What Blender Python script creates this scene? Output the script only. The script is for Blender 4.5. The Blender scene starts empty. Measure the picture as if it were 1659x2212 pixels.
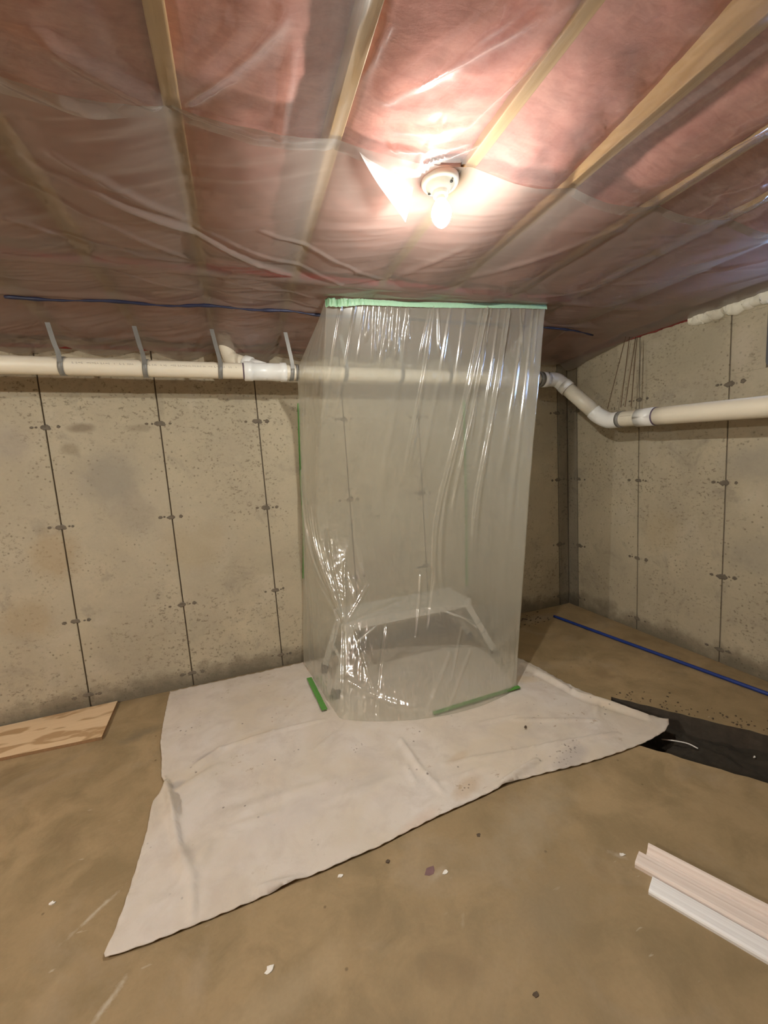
import bpy, bmesh, math, random
import numpy as np
from mathutils import Vector, Matrix
from mathutils.geometry import delaunay_2d_cdt

# ------------------------------------------------------------------ camera, world, exposure
SC = bpy.context.scene
COL = SC.collection
YAW, PITCH, ROLL = 0.33447, -0.12141, -0.06560
FPX, CAMZ = 877.04, 1.4706
H = 2.345                    # underside of the joists
D = 3.0136                   # back wall plane (y)
XR = 2.8869                  # right wall plane (x)


def cam_axes():
    cy, sy, cp, sp = math.cos(YAW), math.sin(YAW), math.cos(PITCH), math.sin(PITCH)
    F = Vector((sy * cp, cy * cp, sp)); Rt = Vector((cy, -sy, 0)); U = Rt.cross(F)
    c, s = math.cos(ROLL), math.sin(ROLL)
    return c * Rt + s * U, -s * Rt + c * U, F


CR, CU, CF = cam_axes()
CAM = Vector((0, 0, CAMZ))
cd = bpy.data.cameras.new('camera'); camo = bpy.data.objects.new('camera', cd); COL.objects.link(camo)
cd.sensor_fit = 'VERTICAL'; cd.sensor_height = 36.0; cd.lens = FPX * 36.0 / 2212.0
cd.clip_start = 0.02; cd.clip_end = 100
m = Matrix.Identity(4)
for i in range(3):
    m[i][0], m[i][1], m[i][2], m[i][3] = CR[i], CU[i], -CF[i], CAM[i]
camo.matrix_world = m
SC.camera = camo

w = bpy.data.worlds.new('world'); SC.world = w; w.use_nodes = True
bg = w.node_tree.nodes['Background']
bg.inputs['Color'].default_value = (0.42, 0.62, 1.0, 1); bg.inputs['Strength'].default_value = 40.0
SC.view_settings.view_transform = 'Standard'; SC.view_settings.look = 'None'
SC.view_settings.exposure = 0.0; SC.view_settings.gamma = 1.0
SC.view_settings.use_curve_mapping = False
SC.cycles.transparent_max_bounces = 14
SC.cycles.max_bounces = 6; SC.cycles.diffuse_bounces = 4
SC.cycles.sample_clamp_indirect = 6.0
SC.cycles.use_denoising = True
SC.cycles.use_adaptive_sampling = True; SC.cycles.adaptive_threshold = .07; SC.cycles.adaptive_min_samples = 12
BULB = 2250.0                  # radiance of the bulb glass
BULB_COL = (1.0, 0.985, 0.90)


def ray(x, y):
    return (x - 829.5) / FPX * CR - (y - 1106) / FPX * CU + CF


def on(x, y, ax, v):
    d = ray(x, y); return CAM + d * ((v - CAM[ax]) / d[ax])


def fl(x, y, z=0.0): return on(x, y, 2, z)
def bk(x, y, o=0.0): return on(x, y, 1, D - o)
def rt(x, y, o=0.0): return on(x, y, 0, XR - o)


# ------------------------------------------------------------------ helpers
rng = random.Random(7)


def hash2(ix, iy, seed):
    h = np.sin(ix * 127.1 + iy * 311.7 + seed * 74.7) * 43758.5453
    return h - np.floor(h)


def vnoise(x, y, seed=0):
    ix, iy = np.floor(x), np.floor(y); fx, fy = x - ix, y - iy
    fx = fx * fx * (3 - 2 * fx); fy = fy * fy * (3 - 2 * fy)
    a, b = hash2(ix, iy, seed), hash2(ix + 1, iy, seed)
    c, d = hash2(ix, iy + 1, seed), hash2(ix + 1, iy + 1, seed)
    return (a + (b - a) * fx) * (1 - fy) + (c + (d - c) * fx) * fy


def fbm(x, y, seed=0, oct=4):
    s, a = 0, 0.5
    for i in range(oct):
        s = s + a * vnoise(x * 2 ** i, y * 2 ** i, seed + i * 13); a *= 0.5
    return s - 0.47


def ridged(x, y, seed=0, oct=3):
    s, a = 0, 0.6
    for i in range(oct):
        s = s + a * (1 - np.abs(2 * vnoise(x * 2 ** i, y * 2 ** i, seed + i * 13) - 1)); a *= 0.45
    return s


def segdist(X, Y, ax, ay, bx, by):
    dx, dy = bx - ax, by - ay; L = dx * dx + dy * dy + 1e-12
    t = np.clip(((X - ax) * dx + (Y - ay) * dy) / L, 0, 1)
    px, py = X - ax - t * dx, Y - ay - t * dy
    sg = (X - ax) * dy - (Y - ay) * dx
    return np.hypot(px, py), np.sign(sg), t


def creases(X, Y, segs):
    Z = np.zeros_like(X)
    for (a, b, wd, amp) in segs:
        d, sg, t = segdist(X, Y, a[0], a[1], b[0], b[1])
        Z = Z + amp * np.exp(-(d / wd) ** 2) * (0.55 + 0.45 * np.sin(np.pi * np.clip(t * .9 + .05, 0, 1)))
    return Z


def sstep(a, b, x):
    t = np.clip((x - a) / (b - a), 0, 1); return t * t * (3 - 2 * t)


def mesh_from(name, verts, faces):
    me = bpy.data.meshes.new(name); me.from_pydata([tuple(v) for v in verts], [], faces); me.update(); return me


def grid_mesh(name, P, smooth=True):
    n, mm = P.shape[:2]
    V = P.reshape(-1, 3)
    i = np.arange(n * mm).reshape(n, mm)
    q = np.stack([i[:-1, :-1], i[1:, :-1], i[1:, 1:], i[:-1, 1:]], -1).reshape(-1, 4)
    me = bpy.data.meshes.new(name)
    me.vertices.add(len(V)); me.vertices.foreach_set('co', V.astype(np.float32).ravel())
    me.loops.add(q.size); me.loops.foreach_set('vertex_index', q.astype(np.int32).ravel())
    me.polygons.add(len(q)); me.polygons.foreach_set('loop_start', np.arange(0, q.size, 4, dtype=np.int32))
    me.polygons.foreach_set('loop_total', np.full(len(q), 4, dtype=np.int32))
    me.update(calc_edges=True); me.validate()
    if smooth: me.polygons.foreach_set('use_smooth', np.ones(len(q), dtype=bool))
    return me


def ob(name, me, mat, parent=None, smooth=None):
    o = bpy.data.objects.new(name, me); COL.objects.link(o)
    if mat is not None and me is not None:
        if not me.materials: me.materials.append(mat)
    if parent: o.parent = parent
    if smooth is not None:
        me.polygons.foreach_set('use_smooth', np.full(len(me.polygons), smooth, dtype=bool))
    return o


def tag(o, label=None, cat=None, group=None, kind=None):
    if label: o['label'] = label
    if cat: o['category'] = cat
    if group: o['group'] = group
    if kind: o['kind'] = kind
    return o


def empty(name, loc=(0, 0, 0)):
    o = bpy.data.objects.new(name, None); COL.objects.link(o); o.location = loc; o.empty_display_size = .05
    bpy.context.view_layer.update()
    return o


def par(o, p):
    """parent o (built in world coordinates) under p without moving it"""
    o.parent = p; o.matrix_parent_inverse = Matrix.Translation(p.location).inverted() if p.location.length else Matrix.Identity(4)
    return o


def bm_obj(name, bm, mat, parent=None, smooth=False):
    me = bpy.data.meshes.new(name); bmesh.ops.recalc_face_normals(bm, faces=bm.faces); bm.to_mesh(me); bm.free()
    o = ob(name, me, mat, None, smooth)
    if parent: par(o, parent)
    return o


def add_box(bm, x0, x1, y0, y1, z0, z1, bev=0.0, M=None):
    vs = [bm.verts.new((x, y, z)) for x in (x0, x1) for y in (y0, y1) for z in (z0, z1)]
    F = [(0, 1, 3, 2), (4, 6, 7, 5), (0, 4, 5, 1), (2, 3, 7, 6), (0, 2, 6, 4), (1, 5, 7, 3)]
    fs = [bm.faces.new([vs[i] for i in f]) for f in F]
    if bev > 0:
        es = list({e for f in fs for e in f.edges})
        r = bmesh.ops.bevel(bm, geom=es, offset=bev, segments=2, affect='EDGES', profile=.5)
        vs = list({v for f in r['faces'] for v in f.verts} | {v for v in vs if v.is_valid})
    if M is not None:
        for v in vs: v.co = M @ v.co
    return vs


def frame_at(d):
    d = d.normalized(); up = Vector((0, 0, 1)) if abs(d.z) < .95 else Vector((1, 0, 0))
    a = d.cross(up).normalized(); b = a.cross(d).normalized(); return a, b


def add_tube(bm, pts, r, seg=20, cap=True, radii=None):
    pts = [Vector(p) for p in pts]; rings = []
    a0 = None
    for i, p in enumerate(pts):
        d = (pts[min(i + 1, len(pts) - 1)] - pts[max(i - 1, 0)]).normalized()
        if a0 is None: a, b = frame_at(d)
        else:
            a = (a0 - d * a0.dot(d)).normalized(); b = a.cross(d).normalized()
        a0 = a
        rr = radii[i] if radii else r
        rings.append([bm.verts.new(p + (a * math.cos(t) + b * math.sin(t)) * rr) for t in [2 * math.pi * k / seg for k in range(seg)]])
    for i in range(len(rings) - 1):
        for k in range(seg):
            bm.faces.new([rings[i][k], rings[i][(k + 1) % seg], rings[i + 1][(k + 1) % seg], rings[i + 1][k]])
    if cap:
        bm.faces.new(rings[0][::-1]); bm.faces.new(rings[-1])


def tube_obj(name, pts, r, mat, parent=None, seg=20, radii=None, cap=True):
    bm = bmesh.new(); add_tube(bm, pts, r, seg, cap, radii)
    o = bm_obj(name, bm, mat, parent, True)
    return o


def add_lathe(bm, prof, c, seg=32):
    rings = []
    for r, z in prof:
        if r < 1e-5: rings.append([bm.verts.new((c[0], c[1], c[2] + z))])
        else: rings.append([bm.verts.new((c[0] + r * math.cos(2 * math.pi * k / seg), c[1] + r * math.sin(2 * math.pi * k / seg), c[2] + z)) for k in range(seg)])
    for A, B in zip(rings[:-1], rings[1:]):
        for k in range(seg):
            k2 = (k + 1) % seg
            if len(A) == 1 and len(B) == 1: continue
            if len(A) == 1: bm.faces.new([A[0], B[k], B[k2]])
            elif len(B) == 1: bm.faces.new([A[k], B[0], A[k2]])
            else: bm.faces.new([A[k], B[k], B[k2], A[k2]])


def bez(pts, n=24):
    """Catmull-Rom through points"""
    P = [Vector(p) for p in pts]; P = [2 * P[0] - P[1]] + P + [2 * P[-1] - P[-2]]; out = []
    for i in range(1, len(P) - 2):
        for k in range(n):
            t = k / n
            out.append(.5 * ((2 * P[i]) + (P[i + 1] - P[i - 1]) * t + (2 * P[i - 1] - 5 * P[i] + 4 * P[i + 1] - P[i + 2]) * t * t + (3 * P[i] - P[i - 1] - 3 * P[i + 1] + P[i + 2]) * t ** 3))
    out.append(P[-2]); return out


# ------------------------------------------------------------------ materials
class NT:
    def __init__(s, name):
        s.m = bpy.data.materials.new(name); s.m.use_nodes = True; s.t = s.m.node_tree; s.t.nodes.clear()
        s.out = s.n('ShaderNodeOutputMaterial'); s.tc = s.n('ShaderNodeTexCoord')

    def n(s, typ, **kw):
        nd = s.t.nodes.new(typ)
        for k, v in kw.items():
            if k.startswith('_'): setattr(nd, k[1:], v)
        for k, v in kw.items():
            if not k.startswith('_'):
                key = k.replace('__', ' ')
                if hasattr(v, 'is_output'): s.t.links.new(v, nd.inputs[key])
                else: nd.inputs[key].default_value = v
        return nd

    def obj(s, scale=(1, 1, 1), rot=(0, 0, 0), geo=True):
        src = s.n('ShaderNodeNewGeometry').outputs['Position'] if geo else s.tc.outputs['Object']
        mp = s.n('ShaderNodeMapping', Vector=src); mp.inputs['Scale'].default_value = scale; mp.inputs['Rotation'].default_value = rot
        return mp.outputs['Vector']

    def noise(s, vec, scale, detail=4, rough=.55, dist=0):
        return s.n('ShaderNodeTexNoise', Vector=vec, Scale=scale, Detail=detail, Roughness=rough, Distortion=dist).outputs['Fac']

    def ramp(s, fac, stops):
        r = s.n('ShaderNodeValToRGB', Fac=fac); e = r.color_ramp.elements
        while len(e) < len(stops): e.new(.5)
        for el, (p, c) in zip(e, stops):
            el.position = p; el.color = (c[0], c[1], c[2], 1) if hasattr(c, '__len__') else (c, c, c, 1)
        return r.outputs['Color']

    def mix(s, fac, a, b, mode='MIX'):
        nd = s.t.nodes.new('ShaderNodeMix'); nd.data_type = 'RGBA'; nd.blend_type = mode
        for sock, v in ((nd.inputs[0], fac), (nd.inputs[6], a), (nd.inputs[7], b)):
            if hasattr(v, 'is_output'): s.t.links.new(v, sock)
            elif hasattr(v, '__len__'): sock.default_value = (v[0], v[1], v[2], 1)
            else: sock.default_value = v
        return nd.outputs[2]

    def math(s, op, a, b=0.0):
        nd = s.t.nodes.new('ShaderNodeMath'); nd.operation = op
        for sock, v in ((nd.inputs[0], a), (nd.inputs[1], b)):
            if hasattr(v, 'is_output'): s.t.links.new(v, sock)
            else: sock.default_value = v
        return nd.outputs[0]

    def blob(s, c, r, rot=0.0, soft=(.45, 1.0), n=.7, ns=9.0, amt=1.0):
        """soft irregular patch around world point c with radii r"""
        p = s.n('ShaderNodeNewGeometry').outputs['Position']
        d = s.n('ShaderNodeVectorMath', _operation='SUBTRACT'); s.t.links.new(p, d.inputs[0]); d.inputs[1].default_value = tuple(c)
        m_ = s.n('ShaderNodeMapping', Vector=d.outputs[0]); m_.inputs['Rotation'].default_value = (0, 0, -rot)
        q = s.n('ShaderNodeVectorMath', _operation='MULTIPLY'); s.t.links.new(m_.outputs[0], q.inputs[0]); q.inputs[1].default_value = tuple(1.0 / k for k in r)
        L = s.n('ShaderNodeVectorMath', _operation='LENGTH'); s.t.links.new(q.outputs[0], L.inputs[0])
        key = 14 if ns < 30 else 45
        cache = s.__dict__.setdefault('blob_noise', {})
        if key not in cache: cache[key] = s.math('SUBTRACT', s.noise(s.obj(), float(key), 3, .6), .5)
        f = s.math('ADD', L.outputs['Value'], s.math('MULTIPLY', cache[key], n))
        return s.ramp(f, [(soft[0], amt), (soft[1], 0)])

    def bump(s, h, strength=.3, dist=.01):
        return s.n('ShaderNodeBump', Height=h, Strength=strength, Distance=dist).outputs['Normal']

    def finish(s, shader):
        s.t.links.new(shader, s.out.inputs['Surface']); return s.m

    def pbsdf(s, color, rough=.6, normal=None, **kw):
        b = s.n('ShaderNodeBsdfPrincipled')
        for key, v in (('Base Color', color), ('Roughness', rough), ('Normal', normal)):
            if v is None: continue
            if hasattr(v, 'is_output'): s.t.links.new(v, b.inputs[key])
            elif hasattr(v, '__len__'): b.inputs[key].default_value = (v[0], v[1], v[2], 1)
            else: b.inputs[key].default_value = v
        for k, v in kw.items(): b.inputs[k.replace('__', ' ')].default_value = v
        return s.finish(b.outputs[0])


def simple(name, col, rough=.5, nscale=0, namp=.15, bump=0, bscale=60, **kw):
    t = NT(name); c = col; nrm = None
    if nscale:
        f = t.noise(t.obj(), nscale, 5)
        c = t.mix(f, tuple(x * (1 - namp) for x in col), tuple(min(1, x * (1 + namp)) for x in col))
    if bump: nrm = t.bump(t.noise(t.obj(), bscale, 4), bump, .004)
    return t.pbsdf(c, rough, nrm, **kw)


def mat_concrete(name, vertical=True, base=(.525, .455, .325)):
    t = NT(name); v = t.obj()
    big = t.noise(v, 1.7, 6, .6, .4); mid = t.noise(v, 7, 6, .62, .3); fine = t.noise(v, 60, 4, .6)
    c = t.mix(t.ramp(big, [(.3, 0), (.72, 1)]), tuple(x * .80 for x in base), tuple(min(1, x * 1.08) for x in base))
    c = t.mix(t.ramp(mid, [(.35, 0), (.75, .55)]), c, (base[0] * .80, base[1] * .80, base[2] * .85))
    pale = t.ramp(t.noise(v, 3.1, 5, .55, .6), [(.56, 0), (.70, .45)])
    c = t.mix(pale, c, (base[0] * 1.1, base[1] * 1.14, base[2] * 1.25))
    # air holes and dirt specks, clustered
    vo = t.n('ShaderNodeTexVoronoi', Vector=v, Scale=34.0)
    spot = t.ramp(vo.outputs['Distance'], [(.13, 1), (.25, 0)])
    clus = t.ramp(t.noise(v, 3.4, 5, .65), [(.47, 0), (.58, 1)])
    ns = t.ramp(t.noise(t.obj((1, 1, 1.5)), 38, 4, .72), [(.565, 0), (.63, 1)])
    clus2 = t.ramp(t.noise(v, 2.2, 5, .65, .3), [(.44, 0), (.58, 1)])
    specks = t.math('MAXIMUM', t.math('MULTIPLY', spot, clus), t.math('MULTIPLY', ns, clus2))
    c = t.mix(t.math('MULTIPLY', specks, .70), c, (base[0] * .36, base[1] * .34, base[2] * .32))
    # larger damp blotches in the cast face
    c = t.mix(t.ramp(t.noise(v, 3.7, 6, .7, .5), [(.57, 0), (.67, .55)]), c, (base[0] * .60, base[1] * .60, base[2] * .64))
    if name == 'cast_concrete':
        for (x, y, rx, rz_, col, am) in ((240, 1035, .20, .22, (.60, .62, .70), .6), (290, 1110, .15, .18, (.66, .66, .72), .5), (175, 925, .085, .035, (.45, .40, .38), .7), (300, 925, .10, .03, (.6, .58, .58), .6), (25, 960, .12, .12, (.72, .72, .82), .5), (120, 1200, .16, .20, (.80, .70, .58), .6), (60, 1340, .18, .16, (.80, .70, .58), .5), (345, 870, .03, .14, (.72, .72, .74), .6), (420, 1180, .25, .22, (.86, .82, .76), .6), (150, 970, .06, .05, (.5, .46, .42), .5)):
            p = bk(x, y); c = t.mix(t.blob(p, (rx, 1, rz_), 0, amt=am, ns=12), c, tuple(b_ * k for b_, k in zip(base, col)))
        for (x, y, ry, rz_, col, am) in ((1640, 1000, .28, .14, (.74, .76, .84), .7), (1640, 1200, .22, .14, (.74, .76, .82), .6), (1600, 750, .08, .16, (1.1, 1.1, 1.2), .5), (1480, 760, .25, .2, (.78, .8, .8), .5), (1430, 1150, .2, .2, (.85, .8, .72), .5)):
            p = rt(x, y); c = t.mix(t.blob(p, (1, ry, rz_), 0, amt=am, ns=12), c, tuple(b_ * k for b_, k in zip(base, col)))
    if vertical:
        # damp, dirty foot of the wall with a ragged upper edge
        z = t.n('ShaderNodeSeparateXYZ', Vector=v).outputs['Z']
        lim = t.math('ADD', z, t.math('MULTIPLY', t.math('SUBTRACT', t.noise(v, 5, 6, .7), .5), .34))
        damp = t.ramp(lim, [(.02, .8), (.085, .55), (.16, 0)])
        c = t.mix(damp, c, (base[0] * .25, base[1] * .235, base[2] * .22))
    c = t.mix(t.math('MULTIPLY', fine, .35), c, t.mix(1.0, c, (.62, .6, .58), 'MULTIPLY'))
    hgt = t.math('SUBTRACT', t.math('ADD', mid, t.math('MULTIPLY', fine, .35)), t.math('MULTIPLY', specks, .7))
    return t.pbsdf(c, .82, t.bump(hgt, .35, .004))


def mat_floor():
    t = NT('floor_concrete'); v = t.obj(); base = (.395, .285, .150)
    big = t.noise(v, 1.3, 6, .6, .5); mid = t.noise(v, 5.5, 6, .65, .5); fine = t.noise(v, 85, 4, .6)
    c = t.mix(t.ramp(big, [(.3, 0), (.7, 1)]), (base[0] * .80, base[1] * .79, base[2] * .78), (base[0] * 1.10, base[1] * 1.10, base[2] * 1.14))
    c = t.mix(t.ramp(mid, [(.36, .8), (.58, 0)]), c, (base[0] * .68, base[1] * .68, base[2] * .66))
    c = t.mix(t.ramp(t.noise(v, 2.6, 5, .6, .8), [(.55, 0), (.7, .35)]), c, (base[0] * 1.05, base[1] * 1.15, base[2] * 1.5))
    dk = t.ramp(t.noise(v, 3.4, 3, .5, .2), [(.60, 0), (.72, .55)])
    c = t.mix(dk, c, (base[0] * .55, base[1] * .52, base[2] * .5))
    vo = t.n('ShaderNodeTexVoronoi', Vector=v, Scale=9.0); vo.inputs['Randomness'].default_value = 1
    c = t.mix(t.ramp(vo.outputs['Distance'], [(.025, .75), (.06, 0)]), c, (base[0] * .35, base[1] * .32, base[2] * .3))
    # pale scuffs
    sc = t.ramp(t.noise(t.obj((14, 60, 1), (0, 0, .7)), 1.0, 2, .5), [(.71, 0), (.76, .5)])
    sc = t.math('MULTIPLY', sc, t.ramp(t.noise(v, 2.0, 2), [(.5, 0), (.6, 1)]))
    c = t.mix(sc, c, (.62, .55, .44))
    for (x, y, rx, ry, rot, col, am) in ((300, 1588, .13, .07, .4, (.20, .16, .10), .7), (130, 1810, .10, .07, 0, (.24, .17, .09), .5), (60, 1700, .16, .05, .2, (.22, .16, .09), .45), (205, 1972, .10, .010, .75, (.66, .60, .50), .45), (232, 2168, .08, .012, .95, (.64, .58, .48), .45), (945, 1888, .045, .022, .3, (.58, .50, .40), .35), (1335, 1848, .035, .012, -.9, (.58, .52, .43), .4), (1180, 1960, .22, .14, .3, (.30, .23, .14), .5), (1150, 1770, .34, .14, .4, (.43, .36, .26), .4), (620, 2150, .25, .08, .2, (.47, .36, .22), .5), (1170, 1335, .30, .10, 0, (.36, .29, .22), .6), (1000, 1990, .03, .008, 1.0, (.5, .42, .3), .3)):
        p = fl(x, y); c = t.mix(t.blob((p.x, p.y, 0), (rx, ry, 1), rot, soft=(.15, 1.0), n=1.3 if ry > .013 else 2.2, amt=am, ns=14 if ry > .013 else 45), c, col)
    c = t.mix(t.math('MULTIPLY', fine, .4), c, t.mix(1.0, c, (.6, .58, .55), 'MULTIPLY'))
    return t.pbsdf(c, t.ramp(mid, [(.3, .62), (.7, .8)]), t.bump(t.math('ADD', mid, t.math('MULTIPLY', fine, .25)), .2, .003))


def mat_poly(name, haze=.22, hcol=(.80, .80, .80), gloss=.16, rough=.13, tint=(.95, .96, .95), trans=.5, edge=.30):
    """thin polythene film: mostly clear, a little milky, glossy; the wrinkles are in the mesh"""
    t = NT(name)
    tr = t.n('ShaderNodeBsdfTransparent', Color=(*tint, 1)).outputs[0]
    df = t.n('ShaderNodeBsdfDiffuse', Color=(*hcol, 1)).outputs[0]
    tl = t.n('ShaderNodeBsdfTranslucent', Color=(*hcol, 1)).outputs[0]
    dd = t.n('ShaderNodeMixShader', Fac=trans); t.t.links.new(df, dd.inputs[1]); t.t.links.new(tl, dd.inputs[2])
    lw = t.n('ShaderNodeLayerWeight', Blend=.5).outputs['Facing']
    hz = t.math('ADD', t.math('MULTIPLY', t.math('POWER', lw, 3.0), edge), haze)
    m1 = t.n('ShaderNodeMixShader', Fac=hz); t.t.links.new(tr, m1.inputs[1]); t.t.links.new(dd.outputs[0], m1.inputs[2])
    gl = t.n('ShaderNodeBsdfGlossy', Color=(1, 1, 1, 1), Roughness=rough).outputs[0]
    fr = t.math('ADD', t.math('MULTIPLY', t.math('POWER', lw, 4.0), .4), gloss * .5)
    m2 = t.n('ShaderNodeMixShader', Fac=fr); t.t.links.new(m1.outputs[0], m2.inputs[1]); t.t.links.new(gl, m2.inputs[2])
    return t.finish(m2.outputs[0])


def mat_wood(name, c1, c2, axis=1, scale=1.0, rough=.6, knots=False):
    t = NT(name)
    sc = [34, 34, 34]; sc[axis] = 1.6
    g = t.noise(t.obj(tuple(x * scale for x in sc)), 1.0, 5, .6, .6)
    c = t.mix(t.ramp(g, [(.3, 0), (.7, 1)]), c1, c2)
    b = t.noise(t.obj(), 3.0, 4)
    c = t.mix(t.ramp(b, [(.4, 0), (.7, .35)]), c, tuple(x * .7 for x in c1))
    return t.pbsdf(c, rough, t.bump(g, .15, .002))


M = {}
M['wall'] = mat_concrete('cast_concrete')
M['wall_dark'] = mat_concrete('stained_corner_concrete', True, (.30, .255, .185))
M['joint'] = simple('concrete_joint', (.19, .155, .115), .9, 20, .4)
M['tie'] = simple('form_tie_stain', (.165, .135, .10), .85, 40, .35, .5, 90)
M['floor'] = mat_floor()
M['soil'] = simple('dark_soil', (.036, .028, .019), .95, 18, .6, 1.0, 45)
M['trench_side'] = simple('cut_slab_side', (.075, .058, .042), .9, 25, .4, .8, 40)
M['joist'] = mat_wood('joist_pine', (.40, .235, .095), (.56, .345, .155), 1)
M['sub'] = simple('subfloor', (.35, .25, .15), .8, 6, .2)


def mat_insul():
    t = NT('pink_fibreglass'); v = t.obj()
    a = t.noise(v, 4.5, 6, .65, .8); b = t.noise(t.obj((1, 3, 1)), 16, 5, .65, .5); f = t.noise(v, 120, 3)
    c = t.mix(t.ramp(a, [(.3, 0), (.7, 1)]), (.46, .155, .130), (.70, .31, .25))
    c = t.mix(t.ramp(b, [(.35, .5), (.6, 0)]), c, (.34, .085, .075))
    c = t.mix(t.math('MULTIPLY', f, .3), c, (.70, .40, .34))
    return t.pbsdf(c, .95, t.bump(t.math('ADD', a, t.math('MULTIPLY', b, .4)), .22, .012))


M['insul'] = mat_insul()
M['insul_edge'] = simple('raw_red_fibreglass', (.30, .06, .055), .95, 30, .5, 1.0, 60)
M['insul_gap'] = simple('deep_red_fibreglass', (.40, .015, .03), .95, 30, .4, .6, 60)
M['poly_near'] = mat_poly('clear_poly_sheet', haze=.20, hcol=(.50, .48, .48), gloss=.24, rough=.14)
M['poly_far'] = mat_poly('cloudy_poly_sheet', haze=.54, hcol=(.46, .40, .36), gloss=.10, rough=.24)
M['poly_flap'] = mat_poly('folded_poly_flap', haze=.62, gloss=.2, rough=.15)
M['curtain'] = mat_poly('hanging_poly_film', haze=.325, hcol=(.88, .85, .75), gloss=.17, rough=.13, tint=(.955, .965, .95))
M['pvc'] = simple('cream_pvc', (.80, .72, .58), .40, 9, .06)
M['pvc_white'] = simple('white_pvc', (.84, .83, .80), .32, 9, .05)
M['pvc_dirty'] = simple('dusty_pvc', (.70, .64, .52), .4, 14, .14)
M['primer'] = simple('purple_primer', (.13, .09, .13), .5)
M['print'] = simple('faded_print', (.33, .27, .22), .6)
M['strap'] = simple('grey_strap', (.23, .22, .20), .38, 30, .2)
M['strap_clear'] = simple('galvanised_strap', (.20, .19, .175), .45, 30, .2, Metallic=.25)
M['wire'] = simple('rusty_wire', (.15, .095, .055), .7, 60, .4)


def mat_tape():
    t = NT('green_masking_tape'); f = t.noise(t.obj(), 45, 4)
    c = t.mix(f, (.075, .25, .040), (.115, .32, .065))
    return t.pbsdf(c, .55, t.bump(t.noise(t.obj(), 160, 3), .2, .002))


M['tape'] = mat_tape()
M['tape_glare'] = simple('green_tape_glare_tone', (.32, .50, .33), .5, 45, .12, .3, 120)  # same green tape; glare and film haze painted in as a paler colour
M['blue'] = simple('blue_tube', (.012, .038, .22), .35, 20, .1)
M['navy'] = simple('navy_tube', (.016, .018, .050), .5, 9, .5)
M['cloth'] = None


def mat_cloth():
    t = NT('canvas_drop_cloth'); v = t.obj()
    a = t.noise(v, 2.2, 5, .6, .4); b = t.noise(v, 7, 5, .65, .4)
    c = t.mix(t.ramp(a, [(.35, 0), (.65, 1)]), (.60, .52, .42), (.66, .60, .545))
    c = t.mix(t.ramp(b, [(.46, 0), (.66, .6)]), c, (.52, .45, .385))
    c = t.mix(t.ramp(t.noise(v, 1.5, 3, .5, .5), [(.52, 0), (.64, .25)]), c, (.64, .54, .41))
    # brown stains and dark specks
    c = t.mix(t.math('MULTIPLY', t.ramp(t.noise(v, 26, 5, .7), [(.60, 0), (.66, .8)]), t.ramp(t.noise(v, 3.3, 3), [(.55, 0), (.63, 1)])), c, (.36, .26, .17))
    vo = t.n('ShaderNodeTexVoronoi', Vector=v, Scale=24.0)
    cl = t.ramp(t.noise(v, 3.9, 3, .6), [(.56, 0), (.63, 1)])
    c = t.mix(t.math('MULTIPLY', t.ramp(vo.outputs['Distance'], [(.08, .9), (.16, 0)]), cl), c, (.20, .165, .14))
    for (x, y, rx, ry, rot, col, am) in ((1235, 1640, .16, .06, .35, (.42, .37, .34), .55), (1010, 1705, .11, .05, .4, (.50, .38, .26), .6), (1130, 1470, .12, .06, -.4, (.60, .48, .33), .6), (990, 1640, .09, .03, .2, (.52, .40, .28), .5), (440, 1640, .06, .03, .5, (.46, .40, .36), .6), (380, 1700, .05, .04, 0, (.42, .37, .34), .6), (800, 1690, .14, .06, .3, (.50, .45, .41), .4), (560, 1590, .16, .05, .3, (.58, .48, .36), .5), (640, 1760, .3, .1, .3, (.60, .54, .50), .5), (900, 1790, .14, .05, .4, (.60, .46, .36), .5), (1100, 1580, .2, .08, .2, (.60, .5, .37), .5)):
        p = fl(x, y); c = t.mix(t.blob((p.x, p.y, 0), (rx, ry, 1), rot, amt=am, ns=16), c, col)
    v3 = t.n('ShaderNodeTexVoronoi', Vector=v, Scale=55.0); sp = t.ramp(v3.outputs['Distance'], [(.16, 1), (.28, 0)])
    for (x, y, rx, ry) in ((1225, 1630, .13, .05), (770, 1620, .06, .03), (735, 1525, .05, .03), (1010, 1700, .07, .03)):
        p = fl(x, y); c = t.mix(t.math('MULTIPLY', sp, t.blob((p.x, p.y, 0), (rx, ry, 1), .4, amt=.8, ns=25, n=1.2)), c, (.17, .13, .10))
    wv = t.math('ADD', t.noise(t.obj((900, 60, 1)), 1, 1), t.noise(t.obj((60, 900, 1)), 1, 1))
    return t.pbsdf(c, .92, t.bump(t.math('ADD', t.math('MULTIPLY', wv, .12), b), .25, .006))


M['cloth'] = mat_cloth()
M['alu'] = simple('brushed_aluminium', (.74, .73, .70), .34, 60, .1, Metallic=.55)
M['deck'] = simple('worn_platform_deck', (.58, .55, .48), .5, 40, .15, Metallic=.2)
M['rubber'] = simple('black_rubber', (.035, .035, .032), .7)


def mat_ply():
    t = NT('stained_plywood'); v = t.obj()
    g = t.noise(t.obj((2, 30, 30)), 1, 4, .6, .4)
    c = t.mix(g, (.68, .49, .29), (.80, .60, .38))
    st = t.ramp(t.noise(t.obj((2.2, 6.0, 1), (0, 0, .25)), 1.5, 3, .5, .4), [(.50, 0), (.55, .75), (.62, .75), (.66, .2)])
    c = t.mix(st, c, (.40, .23, .10))
    return t.pbsdf(c, .6, t.bump(g, .1, .002))


M['ply'] = mat_ply()
M['ply_edge'] = simple('plywood_edge', (.30, .17, .08), .8, 60, .3)
M['primed'] = mat_wood('primed_trim', (.80, .70, .62), (.90, .82, .76), 0, 1.0, .55)


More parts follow.
